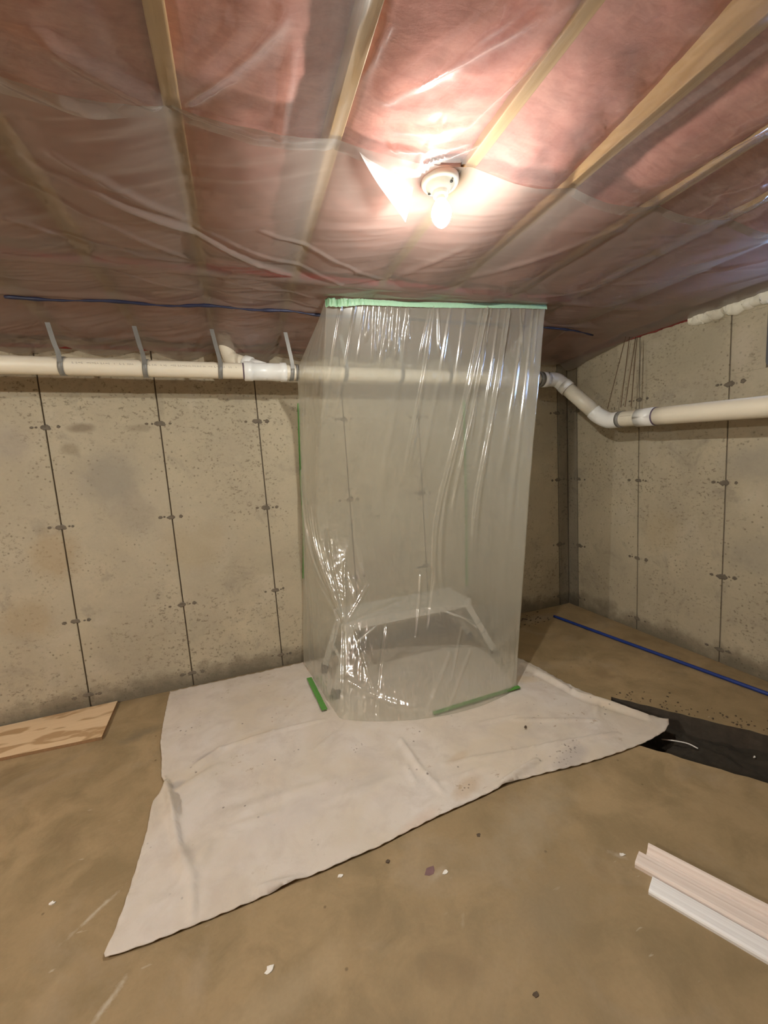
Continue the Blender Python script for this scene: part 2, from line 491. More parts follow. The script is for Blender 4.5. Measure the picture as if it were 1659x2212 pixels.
def mat_primed(name, a, b):
    t = NT(name); r1 = t.obj((1, 1, 1), (0, 0, math.radians(63.5)))
    mp = t.n('ShaderNodeMapping', Vector=r1); mp.inputs['Scale'].default_value = (2.2, 110, 60)
    g = t.noise(mp.outputs['Vector'], 1.0, 4, .6, .3)
    c = t.mix(t.ramp(g, [(.35, 0), (.7, 1)]), a, b)
    return t.pbsdf(c, .5, t.bump(g, .12, .002))


M['primed_pink'] = mat_primed('pinkish_primed_pine', (.74, .62, .55), (.90, .80, .74))
M['primed_white'] = mat_primed('white_primed_pine', (.84, .82, .82), (.94, .93, .93))
M['porcelain'] = simple('cream_porcelain', (.86, .82, .70), .25)
M['dark'] = simple('dark_slot', (.05, .045, .04), .6)
M['box'] = simple('steel_box', (.45, .45, .44), .4, Metallic=.6)
M['foam'] = simple('spray_foam', (.80, .76, .64), .8, 22, .12, .9, 26)
M['chip'] = simple('white_paint_chip', (.82, .78, .72), .7)
M['dirt'] = simple('dark_crumb', (.10, .07, .045), .9)
M['purple'] = simple('purple_primer_spill', (.20, .11, .11), .7, 30, .3)
M['vinyl'] = simple('white_vinyl', (.85, .86, .88), .35)
M['frame_grey'] = simple('grey_gasket', (.10, .10, .11), .5)
tg = NT('window_glass')
gm = tg.n('ShaderNodeMixShader', Fac=.06)
tg.t.links.new(tg.n('ShaderNodeBsdfTransparent', Color=(.93, .96, 1, 1)).outputs[0], gm.inputs[1])
tg.t.links.new(tg.n('ShaderNodeBsdfGlossy', Roughness=.02).outputs[0], gm.inputs[2])
M['glass'] = tg.finish(gm.outputs[0])
te = NT('glowing_bulb'); M['bulb'] = te.finish(te.n('ShaderNodeEmission', Color=(*BULB_COL, 1), Strength=BULB).outputs[0])

te = NT('fill_bulb'); M['bulb_fill'] = te.finish(te.n('ShaderNodeEmission', Color=(*BULB_COL, 1), Strength=BULB * 2.3).outputs[0])
te = NT('bulb_neck_glow'); M['bulb_neck'] = te.finish(te.n('ShaderNodeEmission', Color=(*BULB_COL, 1), Strength=BULB * .010).outputs[0])

# ------------------------------------------------------------------ floor with the cut trench
X0, X1, Y0, Y1 = -3.2, 3.05, -3.4, 3.2
tf0, tfd = Vector((1.948, 1.712)), Vector((.578, -.816))
tn = Vector((.816, .578)); TW = .385; TD = .10; TL = 1.9
trench = [tf0, tf0 + tfd * TL, tf0 + tfd * TL - tn * TW, tf0 - tn * TW]
# ragged saw-cut edges
tpts = []
for i in range(4):
    a, b = trench[i], trench[(i + 1) % 4]; n = 40 if (b - a).length > 1 else 9
    for k in range(n):
        q = a.lerp(b, k / n); e = tn if i % 2 == 0 else tfd
        tpts.append(q + e * rng.uniform(-.006, .006) * (1 if k else 0))
outer = [Vector((X0, Y0)), Vector((X1, Y0)), Vector((X1, Y1)), Vector((X0, Y1))]
vs = outer + tpts
ed = [(i, (i + 1) % 4) for i in range(4)] + [(4 + i, 4 + (i + 1) % len(tpts)) for i in range(len(tpts))]
r = delaunay_2d_cdt(vs, ed, [], 0, 1e-6)


def in_poly(p, poly):
    c = False; n = len(poly)
    for i in range(n):
        a, b = poly[i], poly[i - 1]
        if (a[1] > p[1]) != (b[1] > p[1]) and p[0] < (b[0] - a[0]) * (p[1] - a[1]) / (b[1] - a[1]) + a[0]: c = not c
    return c


faces = []
for f in r[2]:
    c = sum((r[0][i] for i in f), Vector((0, 0))) / len(f)
    if not in_poly(c, tpts): faces.append(f)
floor = tag(ob('floor', mesh_from('floor', [(v.x, v.y, 0) for v in r[0]], faces), M['floor']), kind='structure')
bm = bmesh.new(); n = len(tpts)
top = [bm.verts.new((p.x, p.y, 0)) for p in tpts]; bot = [bm.verts.new((p.x, p.y, -TD - .05)) for p in tpts]
for i in range(n): bm.faces.new([top[i], top[(i + 1) % n], bot[(i + 1) % n], bot[i]])
bm_obj('trench_side', bm, M['trench_side'], floor)
u = np.linspace(-.03, TL, 150)[:, None]; vv = np.linspace(-.02, TW + .02, 34)[None, :]
PX = tf0.x + tfd.x * u - tn.x * vv; PY = tf0.y + tfd.y * u - tn.y * vv
PZ = -TD + .06 * fbm(PX * 11, PY * 11, 3, 4) + .022 * fbm(PX * 38, PY * 38, 5, 2)
tag(ob('trench_soil', grid_mesh('trench_soil', np.stack([PX, PY, PZ], -1)), M['soil'], floor), 'dark damp soil at the bottom of the trench', kind='stuff')

# ------------------------------------------------------------------ walls
WT = 2.272
tie_meshes = []
for k in range(4):
    bm = bmesh.new(); rr = random.Random(k + 3); N = 16
    big = [bm.verts.new((math.cos(a) * (.034 if k < 2 else .0125) * rr.uniform(.7, 1.15), 0, math.sin(a) * (.021 if k < 2 else .0105) * rr.uniform(.65, 1.2))) for a in [2 * math.pi * i / N for i in range(N)]]
    inn = [bm.verts.new((v.co.x * .6, -.0022, v.co.z * .6)) for v in big]; c = bm.verts.new((0, -.0008, 0))
    for i in range(N):
        j = (i + 1) % N
        bm.faces.new([big[i], big[j], inn[j], inn[i]]); bm.faces.new([inn[i], inn[j], c])
    me = bpy.data.meshes.new('tie_mark'); bmesh.ops.recalc_face_normals(bm, faces=bm.faces); bm.to_mesh(me); bm.free(); me.materials.append(M['tie']); tie_meshes.append(me)
ROWS = [1.812, 1.204, .594, .094]


def panel_mesh(name, w_, z0, z1):
    """front face towards -y in local coordinates, x from 0..w_"""
    bm = bmesh.new()
    add_box(bm, .0042, w_ - .0042, 0, .02, z0, z1, .0016)
    me = bpy.data.meshes.new(name); bmesh.ops.recalc_face_normals(bm, faces=bm.faces); bm.to_mesh(me); bm.free()
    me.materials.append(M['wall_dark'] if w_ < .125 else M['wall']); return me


def wall_panels(wall, seams, tfm, rotz, holes=(), rows=ROWS, marks=None):
    for i, (a, b) in enumerate(zip(seams[:-1], seams[1:])):
        pieces = [(0.0, WT)]
        for (h0, h1, hz0, hz1) in holes:
            if a < h1 - .01 and b > h0 + .01: pieces = None; hh = (h0, h1, hz0, hz1)
        off = rng.uniform(0, .0022)
        if pieces:
            o = ob('panel', panel_mesh('panel', b - a, 0, WT), None, wall); o.location = tfm(a, off, 0); o.rotation_euler.z = rotz
        else:
            h0, h1, hz0, hz1 = hh
            for (s0, s1, z0, z1) in ((a, b, 0, hz0), (a, b, hz1, WT), (a, min(b, h0), hz0, hz1), (max(a, h1), b, hz0, hz1)):
                if s1 - s0 < .012 or z1 - z0 < .012: continue
                o = ob('panel', panel_mesh('panel', s1 - s0, z0, z1), None, wall); o.location = tfm(s0, off, 0); o.rotation_euler.z = rotz
    for s in (marks if marks is not None else seams[1:-1]):
        for z in rows:
            if any(h0 - .05 < s < h1 + .05 and hz0 - .05 < z < hz1 + .05 for (h0, h1, hz0, hz1) in holes): continue
            for (ds, k, scl) in ((rng.uniform(-.008, .004), rng.choice((0, 1)), rng.uniform(.75, 1.1)), (-rng.uniform(.062, .085), 2, rng.uniform(.7, 1.3)), (rng.uniform(.055, .075), 3, rng.uniform(.7, 1.3)), (-.045 if rng.random() < .5 else .04, 2, .6)):
                o = ob('tie_mark', tie_meshes[k], None, wall); o.location = tfm(s + ds, -.0005, z + rng.uniform(-.004, .004)); o.rotation_euler.z = rotz
                o.scale = (scl, 1, scl * rng.uniform(.8, 1.1))


bm = bmesh.new(); add_box(bm, X0, XR + .25, D + .010, D + .25, -.2, WT)
wb = tag(bm_obj('wall_back', bm, M['joint']), kind='structure')
sx = [.163 + .6145 * k for k in range(-5, 5)]
seamsB = [s for s in sx if s < 2.5] + [2.775, XR]
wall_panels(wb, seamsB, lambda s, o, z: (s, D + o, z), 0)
# right wall: local x runs towards the camera (-y)
WY0, WY1, WZ0, WZ1 = .70, 1.515, 1.865, 2.20
bm = bmesh.new()
for (a, b, z0, z1) in ((-3.4, WY0, -.2, WT), (WY1, D + .25, -.2, WT), (WY0, WY1, -.2, WZ0), (WY0, WY1, WZ1, WT)):
    add_box(bm, XR + .010, XR + .25, a, b, z0, z1)
wr = tag(bm_obj('wall_right', bm, M['joint']), kind='structure')
seamsR = [0, .112, D - 2.301] + [D - 1.702 + .603 * k for k in range(0, 8)]
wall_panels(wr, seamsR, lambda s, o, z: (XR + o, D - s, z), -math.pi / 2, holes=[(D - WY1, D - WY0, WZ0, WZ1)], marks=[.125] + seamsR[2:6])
bm = bmesh.new(); add_box(bm, X0 - .2, X0, -3.4, D + .25, -.2, WT); tag(bm_obj('wall_left', bm, M['wall']), kind='structure')
bm = bmesh.new(); add_box(bm, X0 - .2, XR + .25, -3.6, -3.4, -.2, WT); tag(bm_obj('wall_front', bm, M['wall']), kind='structure')

# sill plates on top of the walls
bm = bmesh.new(); add_box(bm, X0, XR + .2, D + .05, D + .19, WT, H + .25); tag(bm_obj('trim_1', bm, M['joist']), kind='structure')
bm = bmesh.new(); add_box(bm, XR + .05, XR + .19, -3.4, D + .05, WT, H + .25); tag(bm_obj('trim_2', bm, M['joist']), kind='structure')
bm = bmesh.new(); add_box(bm, X0 - .1, X0, -3.4, D + .05, WT, H + .25); tag(bm_obj('trim_3', bm, M['joist']), kind='structure')
bm = bmesh.new(); add_box(bm, X0, XR + .05, -3.5, -3.4, WT, H + .25); tag(bm_obj('trim_4', bm, M['joist']), kind='structure')

# ------------------------------------------------------------------ basement window (frame edge shows at the right border)
win = tag(empty('window_1', (XR, (WY0 + WY1) / 2, WZ0)), kind='structure')


def rrect_frame(bm, y0, y1, z0, z1, wd, x0, x1, rad=.03, seg=6):
    def loop(y0, y1, z0, z1, rad):
        pts = []
        for (cy, cz, a0) in ((y1 - rad, z1 - rad, 0), (y0 + rad, z1 - rad, 90), (y0 + rad, z0 + rad, 180), (y1 - rad, z0 + rad, 270)):
            for k in range(seg + 1):
                a = math.radians(a0 + 90 * k / seg); pts.append((cy + rad * math.cos(a), cz + rad * math.sin(a)))
        return pts
    A, B = loop(y0, y1, z0, z1, rad), loop(y0 + wd, y1 - wd, z0 + wd, z1 - wd, max(.006, rad - wd * .6)); n = len(A)
    L = [[bm.verts.new((x, p[0], p[1])) for p in P] for x in (x0, x1) for P in (A, B)]
    for i in range(n):
        j = (i + 1) % n
        for a, b in ((0, 1), (1, 3), (3, 2), (2, 0)): bm.faces.new([L[a][i], L[a][j], L[b][j], L[b][i]])


bm = bmesh.new(); rrect_frame(bm, WY0, WY1, WZ0, WZ1, .022, XR - .012, XR + .20, .035); bm_obj('window_surround', bm, M['frame_grey'], win)
bm = bmesh.new(); rrect_frame(bm, WY0 + .022, WY1 - .022, WZ0 + .022, WZ1 - .022, .035, XR + .005, XR + .07, .02); bm_obj('window_frame', bm, M['vinyl'], win)
bm = bmesh.new(); add_box(bm, XR + .03, XR + .036, WY0 + .05, WY1 - .05, WZ0 + .05, WZ1 - .05); bm_obj('window_pane', bm, M['glass'], win)

# ------------------------------------------------------------------ ceiling: joists, insulation, subfloor
ceil = tag(empty('ceiling', (0, 0, H)), kind='structure')
bm = bmesh.new(); add_box(bm, X0 - .2, XR + .25, -3.6, D + .25, H + .24, H + .27); bm_obj('subfloor', bm, M['sub'], ceil)
JX = [-2.90, -2.50, -2.10, -1.70, -1.29, -.885, -.480, -.062, .335, .757, 1.150, 1.550, 1.950, 2.350, 2.750]
bm = bmesh.new(); add_box(bm, -.019, .019, -3.4, D + .05, 0, .235, .003)
jme = bpy.data.meshes.new('joist'); bmesh.ops.recalc_face_normals(bm, faces=bm.faces); bm.to_mesh(jme); bm.free(); jme.materials.append(M['joist'])
for x in JX:
    o = ob('joist', jme, None, ceil); o.location = (x, 0, 0)

GAP = 1.985


def batt(xa, xb, ya, yb, zf, nx, ny):
    xs = np.linspace(xa, xb, nx)[:, None] + np.zeros((1, ny)); ys = np.linspace(ya, yb, ny)[None, :] + np.zeros((nx, 1))
    zs = zf(xs, ys)
    P = np.zeros((nx + 2, ny + 2, 3))
    P[1:-1, 1:-1] = np.stack([xs, ys, zs], -1)
    P[0, 1:-1], P[-1, 1:-1] = P[1, 1:-1], P[-2, 1:-1]; P[:, 0], P[:, -1] = P[:, 1], P[:, -2]
    P[0, :, 2] = P[-1, :, 2] = H + .2; P[:, 0, 2] = P[:, -1, 2] = H + .2
    me = grid_mesh('insulation_batt', P); o = ob('insulation_batt', me, M['insul']); par(o, ceil); return o


edges = [X0] + JX + [XR + .04]
for i in range(len(edges) - 1):
    xa, xb = edges[i] + .019, edges[i + 1] - .019
    if xb - xa < .03: continue
    sd = i * 5

    def zf(x, y, xa=xa, xb=xb, sd=sd):
        t = (x - xa) / (xb - xa)
        z = H + .022 - .016 * np.sin(np.pi * np.clip(t, 0, 1)) + .040 * fbm(x * 7, y * 5, sd) + .010 * fbm(x * 28, y * 28, sd + 3, 2)
        if abs(xa - .776) < .01: z = z + .085 * (1 - sstep(.45, 1.20, y))
        if xb < .34: z = z + .026
        if xa > 1.15: z = z + .055 * (1 - sstep(1.7, 2.1, y)) * (1 - sstep(.25, .92, t))
        # rounded ends at the gap between the two rows, droop to the wall
        z = z + .06 * np.exp(-((y - GAP) / .022) ** 2)
        z = z - .052 * sstep(2.35, 2.93, y)
        z = z - .028 * sstep(XR - .35, XR - .03, x)
        return np.maximum(z, H - .005 - .068 * sstep(2.3, 2.93, y) - .05 * sstep(XR - .35, XR - .03, x))
    nx = 15
    batt(xa, xb, -3.38, .2, zf, nx, 50); batt(xa, xb, .2, GAP - .008, zf, nx, 90); batt(xa, xb, GAP + .012, 2.985, zf, nx, 52)

# ragged red edge of the insulation where it meets the walls
def lumpy(name, path, r0, mat, seed, n=160, seg=10, parent=None, jit=.5, wob=.35):
    pts = bez(path, max(2, n // (len(path) - 1))); rr = random.Random(seed); k = len(pts)
    i = np.arange(k) * 1.0
    rad = r0 * (1 + jit * 1.6 * fbm(i * .22, i * 0, seed, 3)); zo = r0 * wob * 2 * fbm(i * .15, i * 0 + 5, seed, 2)
    pts = [p + Vector((0, 0, z)) for p, z in zip(pts, zo)]
    bm = bmesh.new(); add_tube(bm, pts, r0, seg, True, [float(max(q, r0 * .3)) for q in rad])
    vs_ = list(bm.verts); A_ = np.arange(len(vs_)); ring_i, seg_i = A_ // seg, A_ % seg
    th_ = seg_i * 2 * np.pi / seg; d_ = fbm(ring_i * .16 + 2.0 * np.cos(th_), 3.0 + 2.0 * np.sin(th_), seed + 2, 3)
    for v, q, ri in zip(vs_, d_, ring_i):
        c = pts[min(ri, k - 1)]; v.co = c + (v.co - c) * (1 + jit * 1.1 * float(q))
    return bm_obj(name, bm, mat, parent, True)


tag(lumpy('insulation_edge', [(XR - .005, 3.0, WT + .012), (XR - .012, 2.5, WT + .010), (XR - .004, 2.1, WT + .008), (XR + .01, 1.85, WT + .012)], .016, M['insul_edge'], 5, 200, parent=ceil), 'ragged dark red fibreglass edge')
tag(lumpy('insulation_edge', [(X0, D - .005, WT + .012), (-.5, D - .004, WT + .010), (1.0, D - .002, WT + .014), (XR, D - .003, WT + .010)], .012, M['insul_edge'], 6, 330, parent=ceil), 'ragged dark red fibreglass edge')

for a_, b_ in zip(JX[:-1], JX[1:]):
    if b_ > 2.0 or a_ < -1.8: continue
    dy = rng.uniform(-.012, .012)
    tag(lumpy('insulation_edge', [(a_ + .02, GAP + dy, H + .005), ((a_ + b_) / 2, GAP + dy + rng.uniform(-.01, .01), H + .002), (b_ - .02, GAP + dy + .008, H + .005)], .0145, M['insul_gap'], int(a_ * 50) + 99, 40, parent=ceil), 'dark red gap between insulation batts')

# ------------------------------------------------------------------ ceiling poly sheets


def P2(x, y, z=H): v = fl(x, y, z); return (v.x, v.y)


JXa = np.array(JX)


def bay_t(X):
    e = np.array(edges); k = np.clip(np.searchsorted(e, X) - 1, 0, len(e) - 2)
    return np.clip((X - e[k]) / (e[k + 1] - e[k]), 0, 1), k


near_cr = [(P2(590, -20), P2(378, 212), .022, -.022), (P2(630, 60), P2(603, 275), .007, -.010), (P2(838, 30), P2(742, 210), .012, -.016), (P2(742, 210), P2(716, 300), .010, -.012),
           (P2(800, 110), P2(700, 320), .02, -.010), (P2(1075, -10), P2(835, 185), .020, -.018), (P2(1150, 0), P2(900, 130), .012, -.010),
           (P2(850, 255), P2(1010, 238), .010, -.009), (P2(845, 292), P2(1015, 290), .009, -.010), (P2(880, 335), P2(1030, 300), .008, -.010), (P2(870, 350), P2(960, 352), .010, -.009),
           (P2(1000, 140), P2(880, 365), .004, -.006), (P2(826, 240), P2(870, 330), .005, -.006), (P2(700, 285), P2(380, 225), .010, -.010), (P2(480, 0), P2(340, 200), .02, -.012),
           (P2(1659, 90), P2(1330, 330), .015, -.008), (P2(1500, 330), P2(1659, 250), .02, -.014), (P2(1000, 250), P2(1230, 40), .012, -.008), (P2(1659, 400), P2(1610, 450), .010, -.018), (P2(100, 60), P2(330, 215), .02, -.012), (P2(0, 140), P2(300, 260), .018, -.010)]
xs = np.linspace(-1.7, XR - .02, 520)[:, None]; ys = np.linspace(-1.2, 1.195, 300)[None, :]
X = xs + 0 * ys; Y = ys + 0 * xs; T, K = bay_t(X)
sag = np.sin(np.pi * T)
amp = .020 + .014 * hash2(K.astype(float), K * 0 + 2.0, 1)
Z = H - .0045 - amp * sag * (.7 + .9 * np.clip(fbm(X * 2.1, Y * 2.6, 9) + .4, 0, 1)) + sag ** .5 * .010 * fbm(X * 7, Y * 7, 21) + .95 * creases(X, Y, near_cr) * (.25 + .75 * np.minimum(1, 3 * sag))
Z = Z + .006 * fbm(X * 14, Y * 16, 77, 3) * (.3 + sag) - .010 * (ridged(X * 6 + Y * 3, Y * 5 - X * 2, 78, 2) - .5) * sag
Z = np.minimum(Z, H - .003)
nsheet = empty('vapour_barrier', (0.6, .6, H - .01))
tag(nsheet, 'clear wrinkled plastic sheet over pink insulation on the near side of the light bulb', 'plastic sheet')
hole_c, hole_r = (.675, 1.215), .075
me = grid_mesh('sheet', np.stack([X, Y, Z], -1))
bm = bmesh.new(); bm.from_mesh(me)
bmesh.ops.delete(bm, geom=[v for v in bm.verts if math.hypot(v.co.x - hole_c[0], (v.co.y - hole_c[1])) < hole_r], context='VERTS')
bm.to_mesh(me); bm.free()
par(ob('sheet', me, M['poly_near']), nsheet)
# hanging cut corner of the sheet beside the lamp
A, B_, C_ = fl(776, 328, H - .018), fl(893, 404, H - .020), fl(876, 480, H - .085)
N = 22; V = []; Fc = []; idx = {}
for i in range(N + 1):
    for j in range(N + 1 - i):
        a, b = i / N, j / N; p = A * (1 - a - b) + B_ * a + C_ * b
        p = p + Vector((0, 0, -.014 * math.sin(math.pi * min(1, b + .0)) * (1 - b))) + Vector((0, .008, 0)) * math.sin(9 * a + 4 * b) * (1 - b) * .5
        idx[i, j] = len(V); V.append(p)
for i in range(N):
    for j in range(N - i):
        Fc.append((idx[i, j], idx[i + 1, j], idx[i, j + 1]))
        if i + j < N - 1: Fc.append((idx[i + 1, j], idx[i + 1, j + 1], idx[i, j + 1]))
par(tag(ob('cut_flap', mesh_from('cut_flap', V, Fc), M['poly_flap'], None, True), 'whitish triangular cut flap hanging by the bulb'), nsheet)

far_cr = [(P2(60, 330), P2(640, 590), .012, -.014), (P2(0, 360), P2(430, 560), .010, -.010), (P2(110, 310), P2(390, 460), .014, -.014), (P2(210, 400), P2(680, 610), .009, -.010),
          (P2(420, 480), P2(760, 610), .008, -.009), (P2(430, 510), P2(640, 600), .006, -.008), (P2(560, 480), P2(830, 600), .008, -.008), (P2(0, 450), P2(180, 520), .010, -.010), (P2(60, 480), P2(420, 560), .006, -.007),
          (P2(200, 560), P2(420, 620), .006, -.007), (P2(450, 590), P2(700, 640), .006, -.007), (P2(460, 620), P2(690, 655), .006, -.006), (P2(0, 590), P2(200, 600), .008, -.006), (P2(100, 700), P2(460, 700), .02, -.010),
          (P2(840, 600), P2(1000, 520), .02, -.008), (P2(1000, 600), P2(1350, 480), .02, -.009), (P2(1100, 640), P2(1659, 560), .014, -.010), (P2(1480, 560), P2(1659, 515), .012, -.014), (P2(1520, 585), P2(1659, 548), .010, -.012), (P2(1420, 640), P2(1659, 575), .014, -.012), (P2(1200, 480), P2(1659, 500), .02, -.006)]
xs = np.linspace(-1.9, XR - .006, 560)[:, None]; ys = np.linspace(1.163, 2.955, 300)[None, :]
X = xs + 0 * ys; Y = ys + 0 * xs; T, K = bay_t(X); sag = np.sin(np.pi * T)
Y = Y + .010 * fbm(X * 2.2, X * 0, 31) * (1 - sstep(1.163, 1.4, Y)) * 3
diag = (X * .35 + Y * 1.0)
wr_ = ridged(diag * 15, (X - Y * .3) * 2.2, 17, 3)
Z = H - .0055 - (.016 + .012 * hash2(K.astype(float), K * 0 + 5.0, 3)) * sag * (.6 + fbm(X * 2, Y * 3, 40) + .4) - .012 * (wr_ - .5) * (.35 + .65 * sag) * (.4 + .6 * (1 - sstep(.3, 1.2, X)))
Z = Z + .75 * creases(X, Y, far_cr) - .074 * sstep(2.33, 2.95, Y) - .052 * sstep(XR - .38, XR - .02, X)
Z = np.minimum(Z, H - .0055 - .026 * np.exp(-((Y - 2.328) / .05) ** 2))
Z = np.minimum(Z, H - .0045 - .024 * np.exp(-((Y - GAP) / .05) ** 2))
tp = np.exp(-((Y - (2.186 - .0954 * (X - .522))) / .06) ** 2) * sstep(.42, .5, X) * (1 - sstep(1.84, 1.92, X))
Z = Z * (1 - tp) + (H - .0075) * tp
# scalloped loose lip along the back wall
Z = Z - .024 * sag * sstep(2.72, 2.955, Y) - .075 * np.exp(-((X - .13) / .15) ** 2) * sstep(2.55, 2.80, Y) - .02 * np.exp(-((X + .27) / .12) ** 2) * sstep(2.6, 2.9, Y)
Z = Z + .012 * fbm(X * 14, Y * 9, 91, 3) * sstep(2.5, 2.8, Y)
Z = np.minimum(Z, H - .0042)
fsheet = ob('vapour_barrier', grid_mesh('vapour_barrier', np.stack([X, Y, Z], -1)), M['poly_far'])
tag(fsheet, 'cloudy creased plastic sheet over the insulation between the light bulb and the back wall', 'plastic sheet')

# blue tube clipped under the joists, behind the sheet's folds
pts = [(-.90, 2.345, H - .036), (-.7, 2.337, H - .041), (-.48, 2.325, H - .035), (-.25, 2.326, H - .042), (-.06, 2.310, H - .035), (.15, 2.316, H - .041), (.34, 2.318, H - .035), (.52, 2.340, H - .040), (.9, 2.33, H - .038), (1.5, 2.34, H - .038), (2.0, 2.33, H - .040), (2.3, 2.345, H - .044), (2.50, 2.36, H - .064)]
pts = bez(pts, 10)
tag(tube_obj('blue_tubing', pts, .006, M['navy'], seg=10, radii=[.0062 + .0022 * math.sin(i * .37) + .0012 * math.sin(i * 1.3) for i in range(len(pts))]), 'thin navy blue tubing strung along the ceiling above the white pipe', 'tube')

# ------------------------------------------------------------------ lamp
LX, LY = .680, 1.222


def lamp(x, y, label, strength_mat):
    e = tag(empty('ceiling_lamp', (x, y, H - .01)), label, 'lamp')
    bm = bmesh.new(); add_box(bm, x - .05, x + .05, y - .05, y + .05, H - .012, H + .03, .006); bm_obj('junction_box', bm, M['box'], e)
    bm = bmesh.new()
    add_lathe(bm, [(0, -.010), (.057, -.010), (.0585, -.014), (.0585, -.026), (.055, -.031), (.049, -.032), (.047, -.029), (.044, -.033), (.034, -.040), (.030, -.048), (.026, -.050), (.024, -.052), (.0235, -.062), (.020, -.063), (0, -.063)], (x, y, H), 40)
    base = bm_obj('lampholder', bm, M['porcelain'], e, True)
    for a in (2.1, 5.24):
        bm = bmesh.new(); add_lathe(bm, [(0, 0), (.005, 0), (.005, .002), (0, .002)], (x + .040 * math.cos(a), y + .040 * math.sin(a), H - .0385), 12); bm_obj('screw', bm, M['dark'], base, True)
    bm = bmesh.new(); add_lathe(bm, [(.0132, -.060), (.0132, -.070), (.015, -.074)], (x, y, H), 28); bm_obj('bulb_collar', bm, M['porcelain'], e, True)
    bm = bmesh.new(); add_lathe(bm, [(.015, -.074), (.022, -.085), (.0285, -.097), (.0305, -.105), (.0310, -.116)], (x, y, H), 24); bm_obj('bulb_neck', bm, M['bulb_neck'], e, True)
    bm = bmesh.new(); prof = [(.0310, -.116), (.0280, -.128), (.0225, -.138), (.0150, -.1465), (.007, -.1515), (0, -.1528)]
    add_lathe(bm, prof, (x, y, H), 24); bm_obj('bulb', bm, strength_mat, e, True)
    return e


lamp(LX, LY, 'bare glowing bulb in a cream porcelain lampholder on the ceiling', M['bulb'])
lamp(-2.35, .45, 'added fill bulb in a porcelain lampholder, unseen beyond the left of the view', M['bulb_fill'])  # fill lamp added out of view to brighten the left wall

# ------------------------------------------------------------------ drain pipe


def pz(x): return 2.085 - (x + .966) * (2.085 - 2.028) / 3.34


PY = 2.644
pipe = tag(empty('drain_pipe', (0, PY, pz(0))), 'long white plastic drain pipe running under the ceiling along both concrete walls', 'pipe')
R3 = .0455
tube_obj('pipe_length', [(x, PY, pz(x)) for x in np.linspace(X0 + .02, 2.33, 40)], R3, M['pvc'], pipe, 32)


def ring(name, c, d, L, r, mat, parent, seg=32, lip=0.0):
    c, d = Vector(c), Vector(d).normalized()
    n = [(-.5, r - .003), (-.49, r), (-.5 + lip, r), (.5 - lip, r), (.49, r), (.5, r - .003)]
    return tube_obj(name, [c + d * L * k for k, _ in n], r, mat, parent, seg, [q for _, q in n])


px = Vector((1, 0, (pz(1) - pz(0)))).normalized()
# wye fitting with branch going up-left towards the ceiling
wc = Vector((.215, PY, pz(.215)))
wy = tube_obj('wye_fitting', [wc + px * k for k in (-.125, -.122, -.078, -.075, .085, .088, .122, .125)], .05, M['pvc_white'], pipe, 32, [.052, .0565, .0565, .0515, .0515, .0565, .0565, .052])
bd = Vector((-.80, .42, .36)).normalized(); b0_ = wc + Vector((-.005, .01, .012))
tube_obj('wye_branch', [b0_ + bd * k for k in (0, .05, .09)], .046, M['pvc_white'], wy, 28)
tube_obj('branch_hub', [b0_ + bd * k for k in (.085, .089, .130, .134)], .05, M['pvc_white'], wy, 28, [.048, .053, .053, .047])
tube_obj('branch_pipe', bez([b0_ + bd * .12, b0_ + bd * .18, b0_ + bd * .23 + Vector((-.0, .02, .02)), b0_ + bd * .26 + Vector((-.0, .05, .14))], 8), .0445, M['pvc'], wy, 28)
ring('primer_ring', wc - px * .127, px, .010, R3 + .0012, M['primer'], pipe)
# elbows and run on the right wall
e0 = Vector((2.30, PY, pz(2.30))); RPX = XR - .30; R4 = .056


def rz(y): return 1.664 + (y - 2.2) * (1.664 - 1.622) / .95


c1 = Vector((2.435, PY - .01, pz(2.43) - .006)); c2 = Vector((RPX, 2.375, rz(2.3) + .03)); dd = (c2 - c1).normalized()
tube_obj('elbow', bez([e0, e0 + Vector((.06, 0, 0)), c1 + Vector((-.015, -.005, .0)), c1 + dd * .06, c1 + dd * .10], 10), .053, M['pvc_white'], pipe, 32)
ring('elbow_hub', e0 + Vector((.012, 0, 0)), (1, 0, 0), .05, .0585, M['pvc_white'], pipe)
ring('clamp_ring', e0 + Vector((-.035, 0, 0)), (1, 0, 0), .034, .058, M['strap'], pipe)
ring('elbow_hub', c1 + dd * .085, dd, .05, .058, M['pvc_white'], pipe)
ring('glue_line', c1 + dd * .112, dd, .006, .0545, M['print'], pipe)
tube_obj('pipe_length', [c1 + dd * .08, c2 - dd * .03], .0525, M['pvc_dirty'], pipe, 32)
y1 = 2.21
tube_obj('elbow', bez([c2 - dd * .07, c2 - dd * .02, Vector((RPX, c2.y - .075, rz(c2.y - .075))), Vector((RPX, y1, rz(y1)))], 10), .0565, M['pvc_white'], pipe, 32)
pd = Vector((0, -1, (rz(0) - rz(1)))).normalized()
tube_obj('pipe_length', [(RPX, y, rz(y)) for y in np.linspace(y1 + .03, 1.95, 8)], R4 - .003, M['pvc_dirty'], pipe, 32)
ring('clamp_ring', (RPX, y1 - .012, rz(y1 - .012)), pd, .030, R4 + .0015, M['strap'], pipe)
ring('coupling', (RPX, 2.005, rz(2.005)), pd, .125, R4 + .0035, M['pvc_white'], pipe)
ring('primer_ring', (RPX, 1.940, rz(1.94)), pd, .012, R4 + .0030, M['primer'], pipe)
tube_obj('pipe_length', [(RPX, y, rz(y)) for y in np.linspace(1.98, -3.38, 40)], R4, M['pvc'], pipe, 32)
